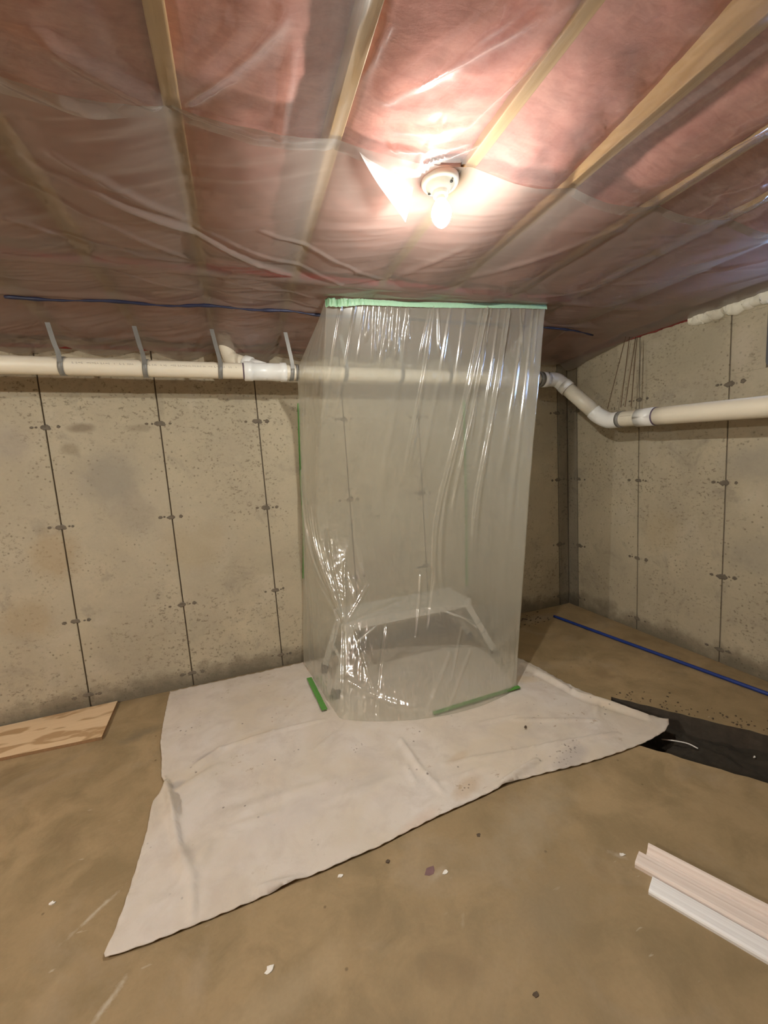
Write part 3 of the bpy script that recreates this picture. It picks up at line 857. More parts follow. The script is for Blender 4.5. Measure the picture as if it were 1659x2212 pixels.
# worn, unreadable line of print on the pipes
bm = bmesh.new(); rr = random.Random(11); x = -.76
while x < .07:
    L = rr.choice((.004, .006, .006, .008, .012)); g = rr.choice((.003, .003, .004, .010))
    if rr.random() < .82:
        a = math.radians(14); hh = rr.choice((.0035, .005, .005)); segs = 2
        for (u0, u1, t0, t1) in ((0, L, -hh, -hh + .0016), (0, .0016, -hh, hh)) if L < .009 else ((0, L, -.001, .001),):
            q = []
            for (uu, tt) in ((u0, t0), (u1, t0), (u1, t1), (u0, t1)):
                ang = a + tt / R3; q.append(bm.verts.new((x + uu, PY - (R3 + .0006) * math.cos(ang), pz(x) + (R3 + .0006) * math.sin(ang))))
            bm.faces.new(q)
    x += L + g
tag(bm_obj('printed_line', bm, M['print'], pipe), kind='stuff')
bm = bmesh.new(); y = 2.165
while y > 2.08:
    L = rr.choice((.004, .007, .012)); ang = math.radians(20); q = []
    for (uu, tt) in ((0, -.0012), (L, -.0012), (L, .0012), (0, .0012)):
        an = ang + tt / R4; q.append(bm.verts.new((RPX - (R4 - .0022) * math.cos(an), y - uu, rz(y) + (R4 - .0022) * math.sin(an))))
    bm.faces.new(q); y -= L + rr.choice((.003, .005))
tag(bm_obj('printed_line', bm, M['print'], pipe), kind='stuff')

# strap hangers on the back pipe
HX = [(-.813, 'grey strap hanger at the far left end of the white pipe'), (-.427, 'grey strap hanger second from the left on the white pipe'), (-.040, 'grey strap hanger just left of the white wye fitting'),
      (.372, 'doubled grey strap hanger between the white wye fitting and the plastic curtain'), (.714, 'dark strap hanger on the pipe seen through the left of the plastic curtain'), (1.104, 'dark strap hanger on the pipe seen through the middle of the plastic curtain'), (1.469, 'dark strap hanger on the pipe seen through the right of the plastic curtain')]


def strap_ring(bm, x, w_, z_off=0.0, tilt=.12):
    n = 36; r0, r1 = R3 + .0008, R3 + .0034; z = pz(x); rows = []
    for k in range(n):
        a = 2 * math.pi * k / n; rows.append([(x + s * w_ / 2 + tilt * .04 * math.sin(a), PY - r * math.cos(a), z + r * math.sin(a)) for s, r in ((-1, r0), (-1, r1), (1, r1), (1, r0))])
    vsr = [[bm.verts.new(p) for p in q] for q in rows]
    for k in range(n):
        A, B2 = vsr[k], vsr[(k + 1) % n]
        for i in range(4): bm.faces.new([A[i], A[(i + 1) % 4], B2[(i + 1) % 4], B2[i]])


for x, lab in HX:
    e = tag(empty('pipe_hanger', (x, PY, pz(x))), lab, 'pipe hanger')
    bm = bmesh.new(); strap_ring(bm, x, .024)
    if 'doubled' in lab: strap_ring(bm, x + .032, .018, tilt=.05)
    bm_obj('strap_loop', bm, M['strap'], e, True)
    bm = bmesh.new(); jx = min(JX, key=lambda j: abs(j - x))
    P = [(x + .002, PY - .047, pz(x) + .012), (x, PY - .046, pz(x) + .06), (x - .010, PY - .048, 2.19), (x - .024, PY - .050, H - .060)]
    P = bez(P, 8); wv = .011
    q = [[bm.verts.new(p + Vector((s * wv, -t, 0))) for s, t in ((-1, 0), (1, 0), (1, .0024), (-1, .0024))] for p in P]
    for k in range(len(q) - 1):
        for i in range(4): bm.faces.new([q[k][i], q[k][(i + 1) % 4], q[k + 1][(i + 1) % 4], q[k + 1][i]])
    bm.faces.new(q[0]); bm.faces.new(q[-1][::-1])
    bm_obj('strap_tail', bm, M['strap_clear'], e)

# rusty wires holding up the right-hand pipe
e = tag(empty('hanger_wires', (RPX, 2.05, rz(2.05) + R4)), 'bundle of four rusty wires hanging from the ceiling behind the right-hand pipe', 'wire')
for (xa, ya, xb, yb) in ((1312, 884, 1348, 742), (1341, 880, 1358, 742), (1350, 879, 1371, 742), (1363, 878, 1375, 742)):
    a = rt(xa, ya, .27); b = rt(xb, yb, .16); b2 = a + (b - a) * 1.10
    tube_obj('wire', [a + (b2 - a) * k / 6 for k in range(7)], .0028, M['wire'], e, 8)

# spray foam on the sill of the right wall
tag(lumpy('spray_foam', [(XR + .012, 1.93, WT - .004), (XR + .004, 1.80, WT - .006), (XR - .002, 1.62, WT - .008), (XR - .004, 1.42, WT - .010), (XR - .004, 1.1, WT - .006), (XR - .002, .8, WT - .004)], .044, M['foam'], 9, 170, 16, jit=.5), 'lumpy cream spray foam bead on top of the right concrete wall', 'foam')

# ------------------------------------------------------------------ drop cloth
cpx = [(370, 1490), (420, 1476), (470, 1460), (515, 1446), (560, 1434), (605, 1427), (650, 1420), (760, 1408), (900, 1398), (1010, 1395), (1085, 1410), (1130, 1428), (1165, 1445), (1200, 1466), (1250, 1492), (1300, 1512), (1350, 1532), (1400, 1549), (1432, 1555), (1444, 1558), (1445, 1568), (1436, 1583),
       (1410, 1598), (1385, 1610), (1340, 1628), (1300, 1641), (1250, 1656), (1200, 1668), (1150, 1680), (1110, 1692), (1085, 1702), (1040, 1725), (1000, 1743), (940, 1770), (880, 1800), (820, 1832), (760, 1858), (700, 1885), (640, 1908), (580, 1936), (520, 1962), (420, 2003), (330, 2040), (240, 2072), (228, 2074), (226, 2066),
       (245, 2025), (270, 1960), (295, 1880), (318, 1800), (328, 1745), (336, 1728), (352, 1708), (357, 1695), (349, 1680), (350, 1640), (347, 1610), (352, 1570), (362, 1520)]
cpoly = [fl(x, y).to_2d() for x, y in cpx]
# keep the far edge off the wall
cpoly = [Vector((p.x, min(p.y, D - .03))) for p in cpoly]
dense = []
for i in range(len(cpoly)):
    a, b = cpoly[i], cpoly[(i + 1) % len(cpoly)]; n = max(1, int((b - a).length / .02))
    for k in range(n): dense.append(a.lerp(b, k / n))
mnx, mxx = min(p.x for p in dense), max(p.x for p in dense); mny, mxy = min(p.y for p in dense), max(p.y for p in dense)
inner = []; st = .0135; yy = mny; row = 0
da = np.array([(p.x, p.y) for p in dense])
while yy < mxy:
    xx = mnx + (st / 2 if row % 2 else 0)
    while xx < mxx:
        if in_poly((xx, yy), dense) and np.min((da[:, 0] - xx) ** 2 + (da[:, 1] - yy) ** 2) > .008 ** 2: inner.append(Vector((xx, yy)))
        xx += st
    yy += st * .87; row += 1
nb = len(dense)
res = delaunay_2d_cdt(dense + inner, [(i, (i + 1) % nb) for i in range(nb)], [], 0, 1e-6)
cv = np.array([(v.x, v.y) for v in res[0]])
cfaces = [f for f in res[2] if in_poly(sum((res[0][i] for i in f), Vector((0, 0))) / len(f), dense)]


def G(x, y): v = fl(x, y); return (v.x, v.y)


ccr = [(G(420, 1662), G(475, 1624), .02, .010), (G(475, 1624), G(590, 1585), .012, .010), (G(590, 1585), G(700, 1558), .010, .007), (G(357, 1695), G(380, 1770), .016, .016), (G(366, 1730), G(392, 1865), .012, .013), (G(392, 1865), G(400, 1900), .012, .008),
       (G(398, 1840), G(416, 1900), .016, .010), (G(416, 1900), G(417, 1990), .010, .007), (G(430, 1880), G(450, 1830), .02, .006), (G(385, 1715), G(470, 1660), .025, .010), (G(865, 1600), G(905, 1660), .012, .009), (G(905, 1660), G(960, 1720), .012, .006), (G(880, 1660), G(900, 1700), .01, .006),
       (G(960, 1655), G(1150, 1620), .010, .006), (G(1150, 1620), G(1335, 1588), .009, .010), (G(1080, 1700), G(1160, 1648), .012, .016), (G(1040, 1565), G(1115, 1550), .008, .008), (G(1110, 1558), G(1290, 1560), .010, .006),
       (G(1140, 1446), G(1240, 1500), .014, .014), (G(1240, 1500), G(1400, 1553), .014, .016), (G(1160, 1462), G(1260, 1516), .006, -.006), (G(1260, 1516), G(1395, 1560), .006, -.006), (G(1128, 1435), G(1230, 1490), .010, .012), (G(1290, 1520), G(1290, 1550), .012, .006),
       (G(680, 1625), G(728, 1585), .012, .006), (G(470, 1770), G(720, 1690), .03, .006), (G(480, 1800), G(600, 1760), .02, .005), (G(700, 1740), G(860, 1680), .02, .005), (G(560, 1925), G(640, 1905), .012, .012), (G(880, 1720), G(960, 1640), .014, .005), (G(330, 1960), G(420, 1930), .02, .004), (G(930, 1700), G(1060, 1660), .01, .004), (G(650, 1500), G(600, 1560), .02, .004)]
cX, cY = cv[:, 0], cv[:, 1]
bd_ = np.min(np.hypot(cX[:, None] - da[None, ::3, 0], cY[:, None] - da[None, ::3, 1]), axis=1)
cZ = .0075 + .006 * (fbm(cX * 5, cY * 5, 61) + .3) + .003 * fbm(cX * 16, cY * 16, 62, 3) + 1.7 * creases(cX, cY, ccr) + .005 * (ridged(cX * 5 + cY * 3, cY * 2 - cX, 66, 2) - .5)
cZ = cZ + .006 * np.exp(-(bd_ / .012) ** 2) * (fbm(cX * 6, cY * 6, 70) + .5) * 1.4
cZ = np.maximum(cZ, .0045)
me = mesh_from('drop_cloth', np.column_stack([cX, cY, cZ]), cfaces)
cloth = ob('drop_cloth', me, M['cloth'], None, True)
sm = cloth.modifiers.new('thick', 'SOLIDIFY'); sm.thickness = .003; sm.offset = -1
tag(cloth, 'creased off-white canvas drop cloth spread on the concrete floor under the plastic curtain', 'drop cloth')

# ------------------------------------------------------------------ folding work platform inside the curtain
DZ = .475; dx0, dx1, dy0, dy1 = .535, 1.445, 2.43, 2.735; CZ = .010
wp = tag(empty('work_platform', ((dx0 + dx1) / 2, (dy0 + dy1) / 2, 0)), 'folding aluminium work platform with splayed legs standing inside the plastic curtain', 'work platform')
bm = bmesh.new(); add_box(bm, dx0, dx1, dy0 + .028, dy1 - .028, DZ - .022, DZ, .003); deck = bm_obj('deck', bm, M['deck'], wp)
for k in range(7):
    yk = dy0 + .05 + k * .034
    bm = bmesh.new(); add_box(bm, dx0 + .02, dx1 - .02, yk - .005, yk + .005, DZ, DZ + .0025, .001); bm_obj('tread', bm, M['alu'], deck)
for y_ in (dy0, dy1 - .028):
    bm = bmesh.new(); add_box(bm, dx0 - .01, dx1 + .01, y_, y_ + .028, DZ - .055, DZ + .002, .004); bm_obj('side_rail', bm, M['alu'], wp)
legs = [((dx0 + .04, dy0 + .012), (.432, 2.404)), ((dx1 - .03, dy0 + .012), (1.628, 2.421)), ((dx1 - .03, dy1 - .012), (1.612, 2.757)), ((dx0 + .04, dy1 - .012), (.432, 2.757))]
for (tx, ty), (fx, fy) in legs:
    a, b = Vector((tx, ty, DZ - .02)), Vector((fx, fy, .045)); d = (b - a)
    fa, fb = frame_at(d); Mx = Matrix((fa, fb, d.normalized())).transposed().to_4x4(); Mx.translation = a
    bm = bmesh.new(); add_box(bm, -.016, .016, -.022, .022, 0, d.length, .004, Mx); lg = bm_obj('leg', bm, M['alu'], wp)
    for t in (.40, .58):
        bm = bmesh.new(); add_box(bm, -.0165, .0165, -.0225, .0225, d.length * t - .0025, d.length * t + .0025, 0, Mx); bm_obj('leg_slot', bm, M['strap'], lg)
    Mf = Mx.copy(); bm = bmesh.new(); add_box(bm, -.020, .020, -.026, .026, d.length - .03, d.length + .030, .005, Mf); bm_obj('rubber_foot', bm, M['rubber'], lg)
for (a, b) in ((0, 3), (1, 2)):
    (ta, fa_), (tb, fb_) = legs[a], legs[b]
    p = Vector((*ta, DZ - .02)).lerp(Vector((*fa_, .045)), .55); q = Vector((*tb, DZ - .02)).lerp(Vector((*fb_, .045)), .55)
    tube_obj('crossbar', [p, q], .011, M['alu'], wp, 12)
for (i, sgn) in ((0, 1), (1, -1)):
    (t_, f_) = legs[i]; p = Vector((*t_, DZ - .02)).lerp(Vector((*f_, .045)), .42); q = Vector((t_[0] + sgn * .20, t_[1], DZ - .04))
    tube_obj('hinge_brace', [p, q], .008, M['alu'], wp, 10)

# ------------------------------------------------------------------ hanging plastic curtain


def tab(z, T):
    T = sorted(T); zz = [t[0] for t in T]
    return [np.interp(z, zz, [t[i] for t in T]) for i in range(1, len(T[0]))]


FLt = [(2.345, .522, 2.186), (2.0, .505, 2.30), (1.6, .48, 2.50), (1.25, .455, 2.66), (1.0, .452, 2.65), (.8, .47, 2.575), (.62, .505, 2.46), (.49, .520, 2.412), (.40, .500, 2.385), (.2, .440, 2.27), (.0, .402, 2.19)]
FRt = [(2.345, 1.822, 2.062), (1.9, 1.765, 2.06), (1.2, 1.665, 2.045), (.6, 1.585, 2.03), (.15, 1.525, 2.015), (0, 1.505, 2.005)]
WLt = [(2.345, .522, 2.186), (2.26, .492, 2.30), (2.10, .415, 2.585), (2.02, .398, 2.60), (1.95, .425, 2.80), (1.90, .448, 3.008), (.995, .403, 3.008), (.10, .322, 3.006), (.0, .312, 2.96)]
WRt = [(2.345, 1.822, 2.062), (2.26, 1.822, 2.25), (2.10, 1.815, 2.585), (2.0, 1.812, 2.60), (1.93, 1.810, 2.80), (1.88, 1.808, 3.008), (.383, 1.762, 3.008), (.10, 1.72, 3.006), (0, 1.70, 2.96)]
nL, nF, nR, nz = 110, 330, 100, 330
ztop = H - .006
zs = np.linspace(0.011, ztop, nz)
zq = np.clip(zs, 0, 2.345)
def smooth_tab(t, w_):
    q = np.stack(tab(zq, t), -1); k = np.exp(-(np.arange(-30, 31) / w_) ** 2); k /= k.sum()
    qp = np.concatenate([2 * q[:1] - q[1:31][::-1], q, 2 * q[-1:] - q[-31:-1][::-1]], 0)
    return np.stack([np.convolve(qp[:, i], k, 'valid') for i in range(2)], -1)


FLp, FRp = smooth_tab(FLt, 14), smooth_tab(FRt, 14); WLp, WRp = smooth_tab(WLt, 4), smooth_tab(WRt, 4)


def loop_row(k):
    L = np.linspace(0, 1, nL, endpoint=False)[:, None]; Fp = np.linspace(0, 1, nF, endpoint=False)[:, None]; Rr = np.linspace(0, 1, nR)[:, None]
    wl, a, b, wr2 = WLp[k], FLp[k], FRp[k], WRp[k]; z = zs[k]
    A = wl + (a - wl) * L
    # floor line of the front bulges towards the viewer
    bul = np.interp(z, [0, .10, .35, .55, .9, 1.6, 2.345], [.14, .12, .05, .0, .012, .012, 0])
    Fv = a + (b - a) * Fp; Fv = Fv + np.array([[-.06, -1.0]]) * bul * np.sin(np.pi * np.clip(Fp * 1.02, 0, 1)) ** .75
    Cc = b + (wr2 - b) * Rr
    # loose belly of the side panels
    A = A + np.array([[-1., 0]]) * (.02 * np.sin(np.pi * L)) * np.interp(z, [0, .3, 2.0, 2.3], [.0, 1, 1, 0])
    Cc = Cc + np.array([[1., 0]]) * (.018 * np.sin(np.pi * Rr)) * np.interp(z, [0, .3, 2.0, 2.3], [.2, 1, 1, 0])
    return np.concatenate([A, Fv, Cc], 0)


P = np.stack([loop_row(k) for k in range(nz)], 1)          # (nu, nz, 2)
nu = P.shape[0]
S = np.concatenate([np.linspace(-.75, 0, nL, endpoint=False), np.linspace(0, 1.30, nF, endpoint=False), np.linspace(1.30, 2.15, nR)])
# soften the two vertical corners
for _ in range(10):
    Q = P.copy(); Q[1:-1] = .25 * P[:-2] + .5 * P[1:-1] + .25 * P[2:]
    wgt = np.exp(-((S[:, None, None]) / .03) ** 2) * .9 + np.exp(-((S[:, None, None] - 1.3) / .03) ** 2) * .9
    P = P + (Q - P) * np.clip(wgt, 0, 1)
SU = S[:, None] + 0 * zs[None, :]; ZZ = zs[None, :] + 0 * S[:, None]
tx = np.gradient(P[..., 0], axis=0); ty = np.gradient(P[..., 1], axis=0); ln = np.hypot(tx, ty) + 1e-9
nxv, nyv = ty / ln, -tx / ln                                   # outward normal of the plan curve
disp = np.zeros_like(SU)


def fold(s0, s1, za, zb, wd, amp, pair=0.0):
    """ridge from (s0,za) down to (s1,zb), widening and fading downwards"""
    global disp
    t = np.clip((za - ZZ) / (za - zb), 0, 1); sc = s0 + (s1 - s0) * t; ww = wd * (.35 + .9 * t)
    env = sstep(za + .02, za - .10, ZZ) if False else np.clip((za + .005 - ZZ) / .06, 0, 1) * (1 - sstep(.72, 1.0, (za - ZZ) / (za - zb)))
    off = pair * t
    g = np.exp(-((SU - sc + off) / ww) ** 2)
    if pair: g = g + np.exp(-((SU - sc - off) / ww) ** 2)
    disp += amp * g * env


def sx_(x): return (x - 705) / 475 * 1.30


zt = ztop
for (xa, xb, zb, wd, amp, pr) in ((762, 735, 1.75, .012, .010, 0), (735, 700, 1.6, .018, .010, 0), (790, 786, 2.12, .007, .010, 0), (800, 805, 2.00, .007, .012, .006), (812, 812, 2.05, .006, .010, 0), (826, 822, 1.98, .007, .013, .008), (838, 836, 2.06, .006, .011, 0), (850, 852, 2.03, .006, .012, .005), (866, 876, 2.12, .007, .010, 0),
                                 (780, 770, 2.0, .006, .007, 0), (922, 905, 1.35, .010, .014, .012), (931, 945, 2.05, .007, .010, 0), (916, 900, 2.0, .006, .008, 0), (990, 985, 1.5, .02, .006, 0), (1040, 965, .55, .014, .022, .022), (1030, 985, 1.05, .010, .013, 0), (1052, 1010, 1.0, .010, .012, 0), (1042, 1035, 1.5, .008, .012, .010),
                                 (1092, 1060, .8, .011, .015, .012), (1086, 1075, 1.6, .008, .009, 0), (1118, 1135, 2.02, .006, .009, 0), (1130, 1110, 1.2, .018, .008, 0), (1150, 1140, .9, .015, .008, 0), (1163, 1160, 1.95, .008, .007, 0), (1070, 1055, 1.3, .012, .007, 0), (960, 930, 1.1, .02, .006, 0), (870, 850, 1.0, .03, .007, 0)):
    fold(sx_(xa), sx_(xb), zt, zb, wd, amp, pr)
# right side panel: long loose folds
for (a, b, zb, wd, amp) in ((1.42, 1.45, .3, .02, .012), (1.6, 1.62, .4, .03, .012), (1.8, 1.78, .3, .025, .010), (1.98, 1.96, .4, .02, .010)):
    fold(a, b, 2.0, zb, wd, amp)
# left side: tension folds running down to the corner of the work platform
ten = [((-.70, 1.75), (-.02, .50), .020, -.020), ((-.66, 1.45), (-.02, .50), .016, .016), ((-.60, 1.25), (-.02, .50), .012, -.012), ((-.45, 1.30), (-.01, .51), .014, .014), ((-.30, 1.25), (0, .52), .012, -.012), ((-.16, 1.20), (0, .52), .012, .012), ((-.05, 1.12), (.01, .52), .010, .010), ((.06, 1.05), (.01, .52), .010, -.009), ((.14, .85), (.02, .50), .010, .009), ((.25, .70), (.03, .49), .010, .008), ((.5, .62), (.06, .49), .012, -.007),
       ((-.5, .95), (-.05, .5), .012, .010), ((-.68, 1.2), (-.55, .1), .014, .012), ((-.6, 1.0), (-.45, .05), .016, -.010), ((-.05, .5), (-.2, .02), .014, .012), ((.0, .48), (.02, .05), .014, -.010), ((.08, .48), (.25, .1), .012, .010), ((.3, .46), (.22, .05), .010, -.008), ((.05, .20), (.45, .06), .016, .012), ((.25, .12), (.60, .05), .012, .010), ((.75, .30), (.55, .04), .012, .010), ((.9, .30), (.70, .04), .010, .010), ((.85, .42), (.75, .18), .008, .008), ((.62, .75), (.52, .40), .010, .008), ((.70, .78), (.60, .45), .010, -.008)]
disp += creases(SU, ZZ, ten)
# crumple of the film
pin = np.clip(np.minimum((ztop - ZZ) / .03, (ZZ) / .03), 0, 1)
cr1 = ridged(SU * 9, ZZ * 2.0, 3, 3) - .55; cr2 = ridged(SU * 26, ZZ * 20, 8, 3) - .55
mask = .9 * np.exp(-(((SU - .06) / .10) ** 2 + ((ZZ - .78) / .26) ** 2)) + .8 * np.exp(-((ZZ - .12) / .16) ** 2) * (SU > -.3) * (SU < 1.3) + .5 * np.exp(-(((SU - .18) / .16) ** 2 + ((ZZ - .36) / .14) ** 2)) + .6 * np.exp(-(((SU - .38) / .12) ** 2 + ((ZZ - 2.2) / .10) ** 2)) + .25 * np.exp(-(((SU - .92) / .12) ** 2 + ((ZZ - 1.5) / .7) ** 2))
disp += .006 * cr1 * sstep(0, .4, zt - ZZ) + .010 * cr2 * np.clip(mask, 0, 1.1) + .022 * (fbm(SU * 3.2, ZZ * .9, 15) + .05) * sstep(0.02, .5, zt - ZZ) * (.4 + .6 * (SU > 0) * (SU < 1.3))
edgef = np.clip(np.minimum((SU + .75) / .05, (2.15 - SU) / .05), 0, 1)
disp = disp * pin * edgef
CX = P[..., 0] + nxv * disp; CY = P[..., 1] + nyv * disp
CY = np.minimum(CY, D - .004)
# keep the film off the deck
film = ob('plastic_curtain', grid_mesh('plastic_curtain', np.stack([CX, CY, ZZ], -1)), M['curtain'])
tag(film, 'hazy translucent plastic sheet hung from ceiling to floor as a three-sided enclosure', 'plastic curtain')


# ------------------------------------------------------------------ green tapes


def tape_strip(name, pts, nrm, width, up, label, jit=.0012, seed=1, crumple=0):
    """flat strip along pts; nrm = outward normal, up = width direction"""
    rr = random.Random(seed); P = bez(pts, 14); up = Vector(up).normalized(); nrm = Vector(nrm).normalized(); n = len(P)
    bm = bmesh.new(); rows = []
    for i, p in enumerate(P):
        j0, j1 = rr.uniform(-jit, jit), rr.uniform(-jit, jit)
        ex = math.exp(-(i / 26.) ** 2) if crumple else 0; c = crumple * ex * rr.uniform(-.3, 1); width_i = width * (1 + .55 * ex * rr.uniform(.5, 1))
        rows.append([bm.verts.new(p + up * (s * width_i / 2 + (j0 if s < 0 else j1)) + nrm * (h + c * (.4 if s < 0 else 1))) for s, h in ((-1, .0002), (0, .0009), (1, .0002), (1, .0012), (0, .0021), (-1, .0012))])
    for i in range(n - 1):
        for k in range(6): bm.faces.new([rows[i][k], rows[i][(k + 1) % 6], rows[i + 1][(k + 1) % 6], rows[i + 1][k]])
    bm.faces.new(rows[0]); bm.faces.new(rows[-1][::-1])
    return tag(bm_obj(name, bm, M['tape_glare'] if 'pale' in label else M['tape']), label, 'tape')


yF = lambda t: (.522 + (1.822 - .522) * t, 2.186 + (2.062 - 2.186) * t)
tz = H - .024
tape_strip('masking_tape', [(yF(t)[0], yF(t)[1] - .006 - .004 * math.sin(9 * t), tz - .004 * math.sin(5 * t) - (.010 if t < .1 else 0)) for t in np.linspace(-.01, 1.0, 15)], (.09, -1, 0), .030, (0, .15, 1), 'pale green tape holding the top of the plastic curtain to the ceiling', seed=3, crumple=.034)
a, b = fl(668, 1467, .012), fl(702, 1537, .012)
tape_strip('masking_tape', [a.lerp(b, k / 4) + Vector((0, 0, .010)) for k in range(5)], (0, 0, 1), .034, (1, .02, 0), 'short dark green tape at the left foot of the plastic curtain', seed=4)
a, b = fl(936, 1545, .012), fl(1122, 1487, .012)
tape_strip('masking_tape', [a.lerp(b, k / 5) + Vector((0, 0, .012)) for k in range(6)], (0, 0, 1), .030, (.04, 1, 0), 'long green tape at the front right foot of the plastic curtain', seed=5)
tape_strip('masking_tape', [(.450, D - .006, 1.93), (.425, D - .006, 1.5), (.405, D - .006, 1.0), (.372, D - .006, .65)], (0, -1, 0), .013, (1, 0, 0), 'dark green tape down the back wall at the left edge of the curtain', seed=6)
tape_strip('masking_tape', [(1.806, D - .006, 1.93), (1.80, D - .006, 1.5), (1.785, D - .006, .9), (1.762, D - .006, .36)], (0, -1, 0), .026, (1, 0, 0), 'green tape down the back wall seen through the plastic curtain', seed=7)

# ------------------------------------------------------------------ things on the floor
pb = [fl(1197, 1331, .012), fl(1320, 1376, .012), fl(1450, 1423, .012), fl(1560, 1463, .012), fl(1659, 1499, .012)]
pb = pb + [pb[-1] + (pb[-1] - pb[-2]) * k for k in (1, 2, 3)]
tag(tube_obj('blue_tubing', bez(pb, 8), .0115, M['blue'], seg=14), 'bright blue tubing lying straight on the floor along the right wall', 'tube')

# plywood offcut at the left wall
q = [fl(250, 1524, .012), fl(220, 1594, .012), fl(0, 1640, .012), fl(0, 1572, .012)]
q[0].y = q[3].y = D - .012
q[2] = q[1] + (q[2] - q[1]) * 2.4; q[3] = Vector((q[2].x + .03, D - .012, .012))
bm = bmesh.new()
tv = [bm.verts.new((p.x, p.y, .019)) for p in q]; bv = [bm.verts.new((p.x, p.y, .001)) for p in q]
bm.faces.new(tv); bm.faces.new(bv[::-1])
for i in range(4): bm.faces.new([tv[i], tv[(i + 1) % 4], bv[(i + 1) % 4], bv[i]])
bo = bm_obj('plywood_board', bm, M['ply'])
bo.data.materials.append(M['ply_edge'])
for p in bo.data.polygons:
    if abs(p.normal.z) < .5: p.material_index = 1
tag(bo, 'brown stained plywood offcut lying against the back wall at the left', 'board')


# primed trim mouldings at lower right
def moulding(name, a, b, prof, mat, label):
    """profile (across, up) swept from a to b; across points away from the camera"""
    d = (b - a).normalized(); ac = Vector((0, 0, 1)).cross(d).normalized()
    bm = bmesh.new(); R0 = [bm.verts.new(a + ac * s + Vector((0, 0, h))) for s, h in prof]; R1 = [bm.verts.new(b + ac * s + Vector((0, 0, h))) for s, h in prof]
    n = len(prof)
    for i in range(n): bm.faces.new([R0[i], R0[(i + 1) % n], R1[(i + 1) % n], R1[i]])
    bm.faces.new(R0[::-1]); bm.faces.new(R1)
    return tag(bm_obj(name, bm, mat), label, 'trim moulding')


a0 = fl(1371, 1874); b0 = fl(1659, 2036); dn = (b0 - a0).normalized(); ac = Vector((0, 0, 1)).cross(dn).normalized(); TLEN = 1.15
moulding('trim_moulding', a0, a0 + dn * TLEN, [(0, .0), (.0, .013), (.004, .019), (.008, .020), (.040, .020), (.044, .017), (.061, .016), (.061, .0)], M['primed_pink'], 'pinkish white primed moulding in the middle of the strips at lower right')
moulding('trim_moulding', a0 + ac * .0625 + dn * .022, a0 + ac * .0625 + dn * TLEN, [(0, 0), (0, .012), (.004, .016), (.010, .016), (.013, .021), (.017, .026), (.019, .024), (.022, .030), (.026, .035), (.034, .036), (.037, .032), (.037, 0)], M['primed_pink'], 'ridged primed moulding at the back of the strips at lower right')
moulding('trim_moulding', a0 - ac * .0705 + dn * .055, a0 - ac * .0705 + dn * TLEN, [(0, 0), (0, .009), (.003, .014), (.010, .016), (.060, .015), (.066, .010), (.0695, .006), (.0695, 0)], M['primed_white'], 'flat white primed strip nearest the viewer at lower right')

# small debris
chips = [((735, 1893), .010, 'small white paint chip on the floor below the drop cloth edge'), ((583, 2095), .016, 'torn white flake on the floor at the bottom centre left'), ((112, 1952), .010, 'small white flake at the floor left of the drop cloth'), ((962, 1884), .012, 'pale flake beside the purple floor spill'), ((1345, 1847), .011, 'pale flake on the floor left of the mouldings'), ((1630, 1636), .007, 'tiny white flake in the dark trench')]


def flake(x, y, r, mat, name, label, cat, z0=0.0, seed=0, thick=.003):
    rr = random.Random(seed); c = fl(x, y, z0); N = 9
    bm = bmesh.new(); T = []; B = []
    for i in range(N):
        a = 2 * math.pi * i / N; q = r * rr.uniform(.5, 1.2); p = (c.x + q * math.cos(a), c.y + q * .7 * math.sin(a))
        T.append(bm.verts.new((*p, z0 + thick * rr.uniform(.6, 1.6)))); B.append(bm.verts.new((*p, z0 + .0003)))
    bm.faces.new(T); bm.faces.new(B[::-1])
    for i in range(N): bm.faces.new([T[i], T[(i + 1) % N], B[(i + 1) % N], B[i]])
    return tag(bm_obj(name, bm, mat), label, cat)


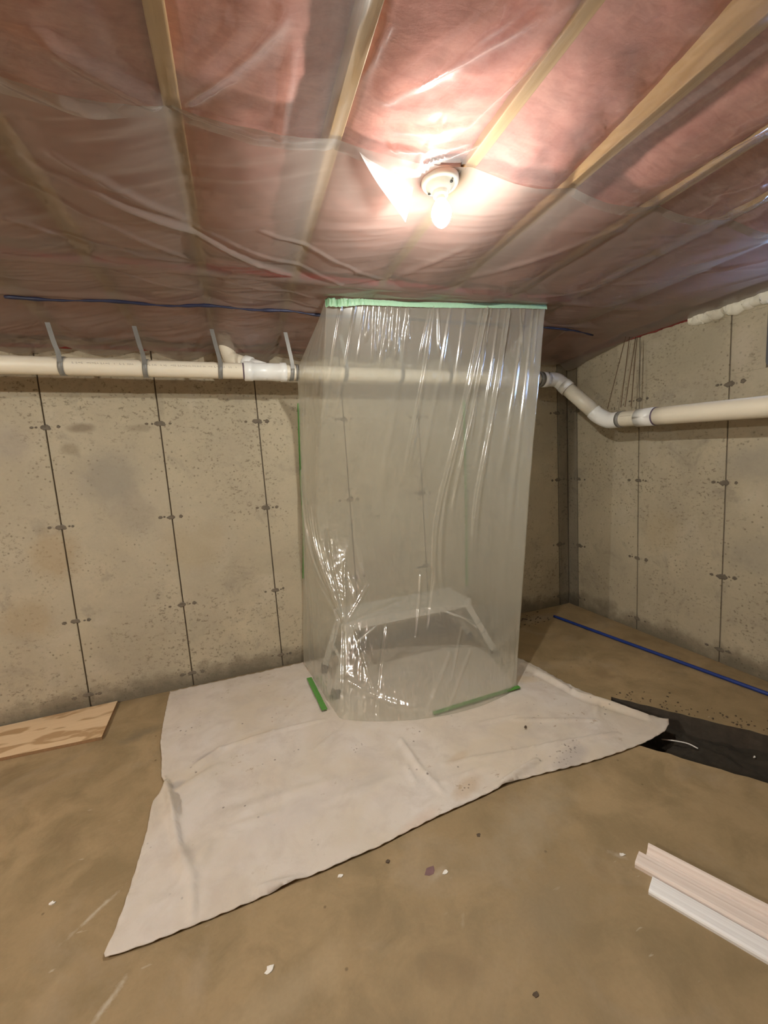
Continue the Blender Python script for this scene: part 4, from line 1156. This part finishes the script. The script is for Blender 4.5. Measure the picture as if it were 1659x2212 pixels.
for i, ((x, y), r_, lab) in enumerate(chips): flake(x, y, r_, M['chip'], 'paint_flake', lab, 'debris', -.095 if 'trench' in lab else 0, i)
flake(930, 1880, .030, M['purple'], 'primer_spill', 'dark purple primer spill dried on the floor below the drop cloth', 'stain', 0, 31, .0006)
flake(838, 1862, .009, M['dirt'], 'dirt_clump', 'small brown clump just below the drop cloth edge', 'debris', 0, 33)
flake(1034, 1805, .010, M['dirt'], 'dirt_clump', 'brown dot on the floor above the purple spill', 'debris', 0, 34, .002)
flake(1157, 2149, .009, M['dirt'], 'dirt_clump', 'dark brown dot on the floor near the bottom edge', 'debris', 0, 35, .002)
flake(1135, 1571, .011, M['dirt'], 'dirt_clump', 'brown burr on the drop cloth below the right floor tape', 'debris', .020, 36, .003)
# crumbs along the trench
bm = bmesh.new(); rr = random.Random(5)
for k in range(150):
    u_ = rr.uniform(.02, 1.5); off = abs(rr.gauss(0, .07)) + .008; s = rr.uniform(.0015, .006)
    p = tf0 + tfd * u_ + tn * off; Mx = Matrix.Translation((p.x, p.y, s * .6)) @ Matrix.Rotation(rr.uniform(0, 3), 4, 'Z') @ Matrix.Diagonal((rr.uniform(.8, 1.8), rr.uniform(.6, 1.2), .7, 1))
    bmesh.ops.create_icosphere(bm, subdivisions=1, radius=s, matrix=Mx)
for k in range(60):
    p = Vector((rr.uniform(2.05, 2.5), rr.uniform(2.75, 2.98))); s = rr.uniform(.002, .008)
    bmesh.ops.create_icosphere(bm, subdivisions=1, radius=s, matrix=Matrix.Translation((p.x, p.y, s * .6)) @ Matrix.Diagonal((1.4, .8, .7, 1)))
tag(bm_obj('soil_crumbs', bm, M['dirt']), 'dark soil crumbs scattered on the floor beside the trench and corner', 'dirt', kind='stuff')
wp_ = [fl(1428, 1597, -.078), fl(1455, 1600, -.070), fl(1485, 1606, -.072), fl(1508, 1617, -.078)]
tag(tube_obj('white_wire', bez(wp_, 8), .0032, M['chip'], seg=8), 'short curved piece of white wire lying in the dark trench', 'wire')
